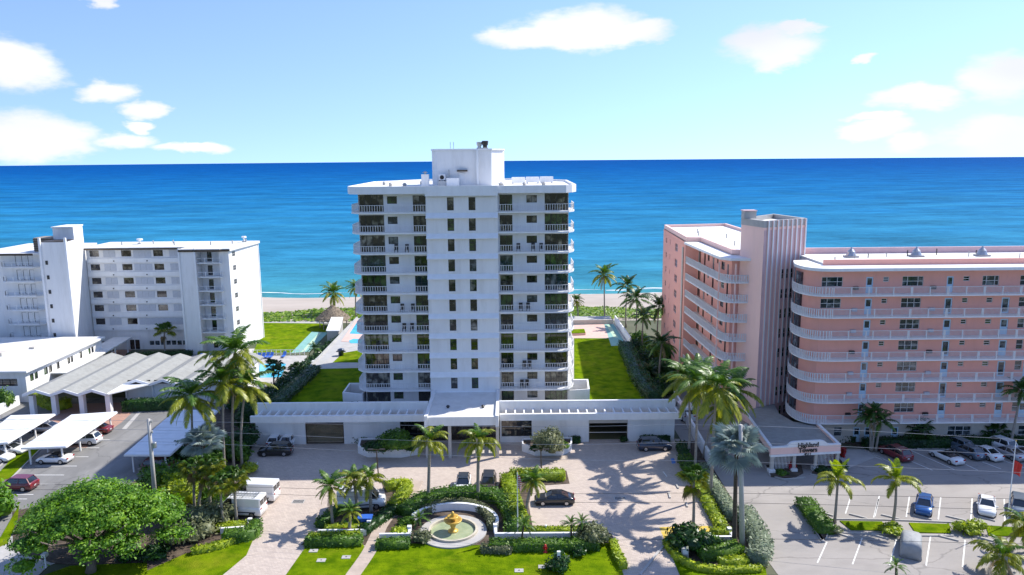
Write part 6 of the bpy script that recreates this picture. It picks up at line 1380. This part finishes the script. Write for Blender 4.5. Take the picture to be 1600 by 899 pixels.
# pale wall terraces at the tower foot
for nm, q, lab in (('terrace_wall',[(-26.5,113),(-23.2,112),(-22.75,118),(-26.5,118)],'rounded white terrace wall at the left foot of the tower'),('terrace_wall',[(8.55,113),(12.0,113.6),(12.3,119),(8.55,119)],'rounded white terrace wall at the right foot of the tower')):
    t = empty(nm, (sum(p[0] for p in q)/4,115,DK), lab, 'wall'); cxx, cyy = t.location[:2]; MB().ring(q,[(cxx+(x-cxx)*.86,cyy+(y-cyy)*.9) for x,y in q],DK,DK+2.0).build('wall', M['white2'], t); MB().prism([(cxx+(x-cxx)*.85,cyy+(y-cyy)*.89) for x,y in q],DK+.001,DK+.08).build('floor', M['conc'], t)

# ================================================================== POLES, WIRES, SMALL THINGS
def pole(base, top, label, r0, r1, m, arms=True):
    bx, by = base; x, z = D(*top, by); t = empty('power_pole', (bx,by,0), label, 'pole'); tp = Vector((x-bx,0,z)); link('shaft', MB().tube([(0,0,0),tp*.5,tp],[r0,(r0+r1)/2,r1],10).mesh('shaft', M[m], True), t)
    if arms:
        for k, f in enumerate((.97,.86,.74)): p = tp*f; link('insulator', MB().lathe([(.06,0),(.1,.06),(.06,.12),(.1,.18),(.05,.26)],(p.x+r1+.12,p.y,p.z),8).mesh('insulator', M['grey']), t); link('bracket', MB().box(p.x,p.x+r1+.2,-.04,.04,p.z-.06,p.z).mesh('bracket', M['metal']), t)
    return t, by
YP = G(1157,864)[1]
xr = G(1160,864)[0]; pole((xr,YP), (1157,664), 'tall grey concrete power pole in the right corner bed', .30,.20,'conc')
YL = 83.0; xl = D(231,660,YL)[0]; p_, _ = pole((xl,YL), (232,655), 'grey concrete power pole standing behind the big tree at left', .27,.19,'conc')
pz = D(232,700,YL)[1]; link('transformer_box', MB().lathe([(.22,0),(.25,.05),(.25,.6),(.2,.68)],(.5,0,pz),10).mesh('transformer_box', M['metal']), p_)
wires = [[(-80,655),(231,658),(800,667),(1157,665),(1680,692)],[(-80,672),(231,672),(800,694),(1157,692),(1680,716)],[(-80,690),(231,690),(800,716),(1157,722),(1680,742)],[(-80,758),(231,758),(800,771),(1157,771),(1680,782)],[(-80,766),(231,767),(800,784),(1157,786),(1680,800)],[(-80,840),(231,842),(800,846),(1157,842),(1680,852)]]
for i, w in enumerate(wires):
    wy = lambda x: YP+(YL-YP)*(1157-x)/926; pts = [(D(x,y,wy(x))[0],wy(x),D(x,y,wy(x))[1]) for x,y in w]; sp = smooth_line(pts,8)
    o = MB().tube(sp,.015 if i < 3 else .02,4,False).build('utility_wire', M['metal'] if i < 3 else M['frame']); tag(o, ['topmost','second from the top','third from the top','fourth from the top','fifth from the top','lowest'][i]+' utility wire strung between the power poles', 'wire', 'utility wires along the street')
def lamp(base, top, label):
    bx, by = G(*base); x, z = D(*top, by); t = empty('lamp_post', (bx,by,0), label, 'lamp post'); MB().tube([(0,0,0),(x-bx,0,z)],[.09,.07],8).build('shaft', M['bronze'], t, world=False)
    for s in (-1,1): MB().box(x-bx+(s*.75)-.35,x-bx+(s*.75)+.35,-.16,.16,z-.02,z+.1).build('lamp_head', M['frame'], t, world=False); MB().bar((x-bx,0,z+.02),(x-bx+s*.5,0,z+.02),.06,.06).build('arm', M['bronze'], t, world=False)
lamp((592,752),(588,703),'double armed lamp post left, before the left planter'); lamp((846,742),(845,703),'double armed lamp post right, before the right planter')
def flag(base, top, label, m, drop, hang):
    bx, by = G(*base); x, z = D(*top, by); t = empty('flagpole', (bx,by,0), label, 'flagpole'); MB().tube([(0,0,0),(0,0,z)],[.07,.04],8).build('shaft', M['white2'], t, world=False); MB().lathe([(.02,0),(.09,.08),(.02,.18)],(0,0,z),8).build('finial', M['gold'], t, world=False)
    b = MB(); n = 9; rows = []
    for i in range(n+1): rows.append([(.06+hang*(i/n),.10*math.sin(i*1.3+j*.6),z-drop-1.5*j/5-.5*(i/n)**1.5) for j in range(6)])
    b.v = [p for r in rows for p in r]
    for i in range(n):
        for j in range(5): b.f.append((i*6+j,(i+1)*6+j,(i+1)*6+j+1,i*6+j+1)); b.m.append(0)
    b.build('flag', m, t, True, world=False)
fm = mat('striped_flag_cloth', (.5,.03,.04), .8, .1, 2); N, L_ = fm.node_tree.nodes, fm.node_tree.links; wv = N.new('ShaderNodeTexWave'); wv.bands_direction = 'Z'; wv.inputs['Scale'].default_value = 1.4; tcx = N.new('ShaderNodeTexCoord'); L_.new(tcx.outputs['Object'], wv.inputs[0]); rp = N.new('ShaderNodeValToRGB'); rp.color_ramp.interpolation = 'CONSTANT'; rp.color_ramp.elements[0].color = (.5,.02,.03,1); rp.color_ramp.elements[1].position = .5; rp.color_ramp.elements[1].color = (.75,.74,.72,1); L_.new(wv.outputs[0], rp.inputs[0]); L_.new(rp.outputs[0], N['Principled BSDF'].inputs['Base Color'])
flag((809,838),(808,738),'flagpole with a furled dark flag left of the black sedan',fm,.3,.35); flag((1573,822),(1588,690),'white flagpole with a red flag in the right lot',M['red'],2.2,.9)
x, y = G(852,864); t = empty('fire_hydrant', (x,y,LZ), 'red fire hydrant on the front lawn edge', 'hydrant'); MB().lathe([(.24,0),(.24,.08),(.15,.1),(.15,.6),(.19,.62),(.19,.68),(.15,.72),(.1,.86),(.04,.9)],n=12).build('barrel', M['red'], t, True, world=False); MB().tube([(-.26,0,.45),(.26,0,.45)],.08,8).build('outlet', M['red'], t, world=False); MB().tube([(0,-.27,.42),(0,0,.42)],.1,8).build('outlet', M['red'], t, world=False)
for p, lab in (((811,893),'left white meter box on the front lawn'),((848,887),'right white meter box on the front lawn'),((502,877),'near white meter box on the left front lawn'),((541,872),'far white meter box on the left front lawn'),((490,862),'small pale meter box near the island hedge on the left front lawn')):
    x, y = G(*p); t = empty('meter_box', (x,y,LZ), lab, 'meter box'); MB().box(-.45,.45,-.32,.32,0,.05).build('lid', M['conc'], t, world=False); MB().box(-.08,.08,-.06,.06,.05,.07).build('grip', M['frame'], t, world=False)
x, y = G(873,893); t = empty('marker_post', (x,y,LZ), 'white square post standing in the shrub on the front lawn', 'post'); MB().box(-.16,.16,-.14,.14,0,2.1).build('shaft', M['white2'], t, world=False); MB().box(-.1,.1,-.16,-.141,1.5,1.7).build('opening', M['frame'], t, world=False)
x, y = G(1070,872); t = empty('utility_cabinet', (x,y,.05), 'small grey cabinet before the big corner shrub', 'utility box'); MB().box(-.35,.35,-.2,.2,0,1.1).build('casing', M['grey'], t, world=False); MB().box(-.25,.25,-.215,-.201,.45,.95).build('label_plate', M['white2'], t, world=False)
x, y = G(72,888); t = empty('mailbox', (x,y,.03), 'white mailbox on a post at the concrete drive', 'mailbox'); MB().box(-.06,.06,-.06,.06,0,1.25).build('post', M['white2'], t, world=False); MB().box(-.25,.25,-.3,.3,1.25,1.6).build('box', M['white2'], t, world=False)
x, y = G(571,822); t = empty('blue_bin', (x,y,.05), 'blue covered crate in the drive island', 'crate'); MB().box(-.75,.75,-.5,.5,.1,1.0).build('body', M['blue'], t, world=False); MB().box(-.8,.8,-.55,.55,1.0,1.12).build('lid', M['blue'], t, world=False); MB().box(-.7,-.6,-.5,.5,0,.1).box(.6,.7,-.5,.5,0,.1).build('runner', M['frame'], t, world=False)
for p, lab in (((634,800),'dark path light beside the garden path'),((853,834),'white bollard behind the long white wall'),((459,700),'white bollard beside the black suv')):
    x, y = G(*p); t = empty('bollard', (x,y,.03), lab, 'bollard'); mm = M['frame'] if 'dark' in lab else M['white2']; MB().tube([(0,0,0),(0,0,.85)],.08,8).build('shaft', mm, t, world=False); MB().lathe([(.08,0),(.13,.03),(.13,.12),(.03,.16)],(0,0,.85),10).build('cap', mm, t, world=False)
# balcony furniture on the tower
k = 0
fl_lab = {1:'second highest',2:'third highest',5:'sixth highest',7:'eighth highest',6:'seventh highest',9:'lowest',8:'ninth highest'}
for (fl, xs, side) in ((2,(-17.2,-15.6),'left'),(6,(-16.4,-15.2),'left'),(2,(1.0,3.2,4.4),'right'),(5,(1.3,2.4),'right'),(8,(1.8,2.6),'right'),(9,(1.4,2.2),'right'),(5,(-16.6,-15.0),'left'),(7,(-20.5,),'left')):
    for j, xx in enumerate(xs):
        t = empty('balcony_chair', (xx,111.8,FL[fl]), 'dark chair on the %s balcony at %s of the tower, %s' % (fl_lab[fl],side,('leftmost','next one','rightmost')[j]), 'chair', 'chairs on the tower balconies')
        MB().box(-.28,.28,-.28,.28,.4,.48).build('seat', M['frame'], t, world=False); MB().box(-.28,.28,.22,.28,.481,1.25).build('backrest', M['frame'], t, world=False)
        for a in (-.24,.24):
            for c in (-.24,.24): MB().box(a-.025,a+.025,c-.025,c+.025,0,.4).build('leg', M['frame'], t, world=False)
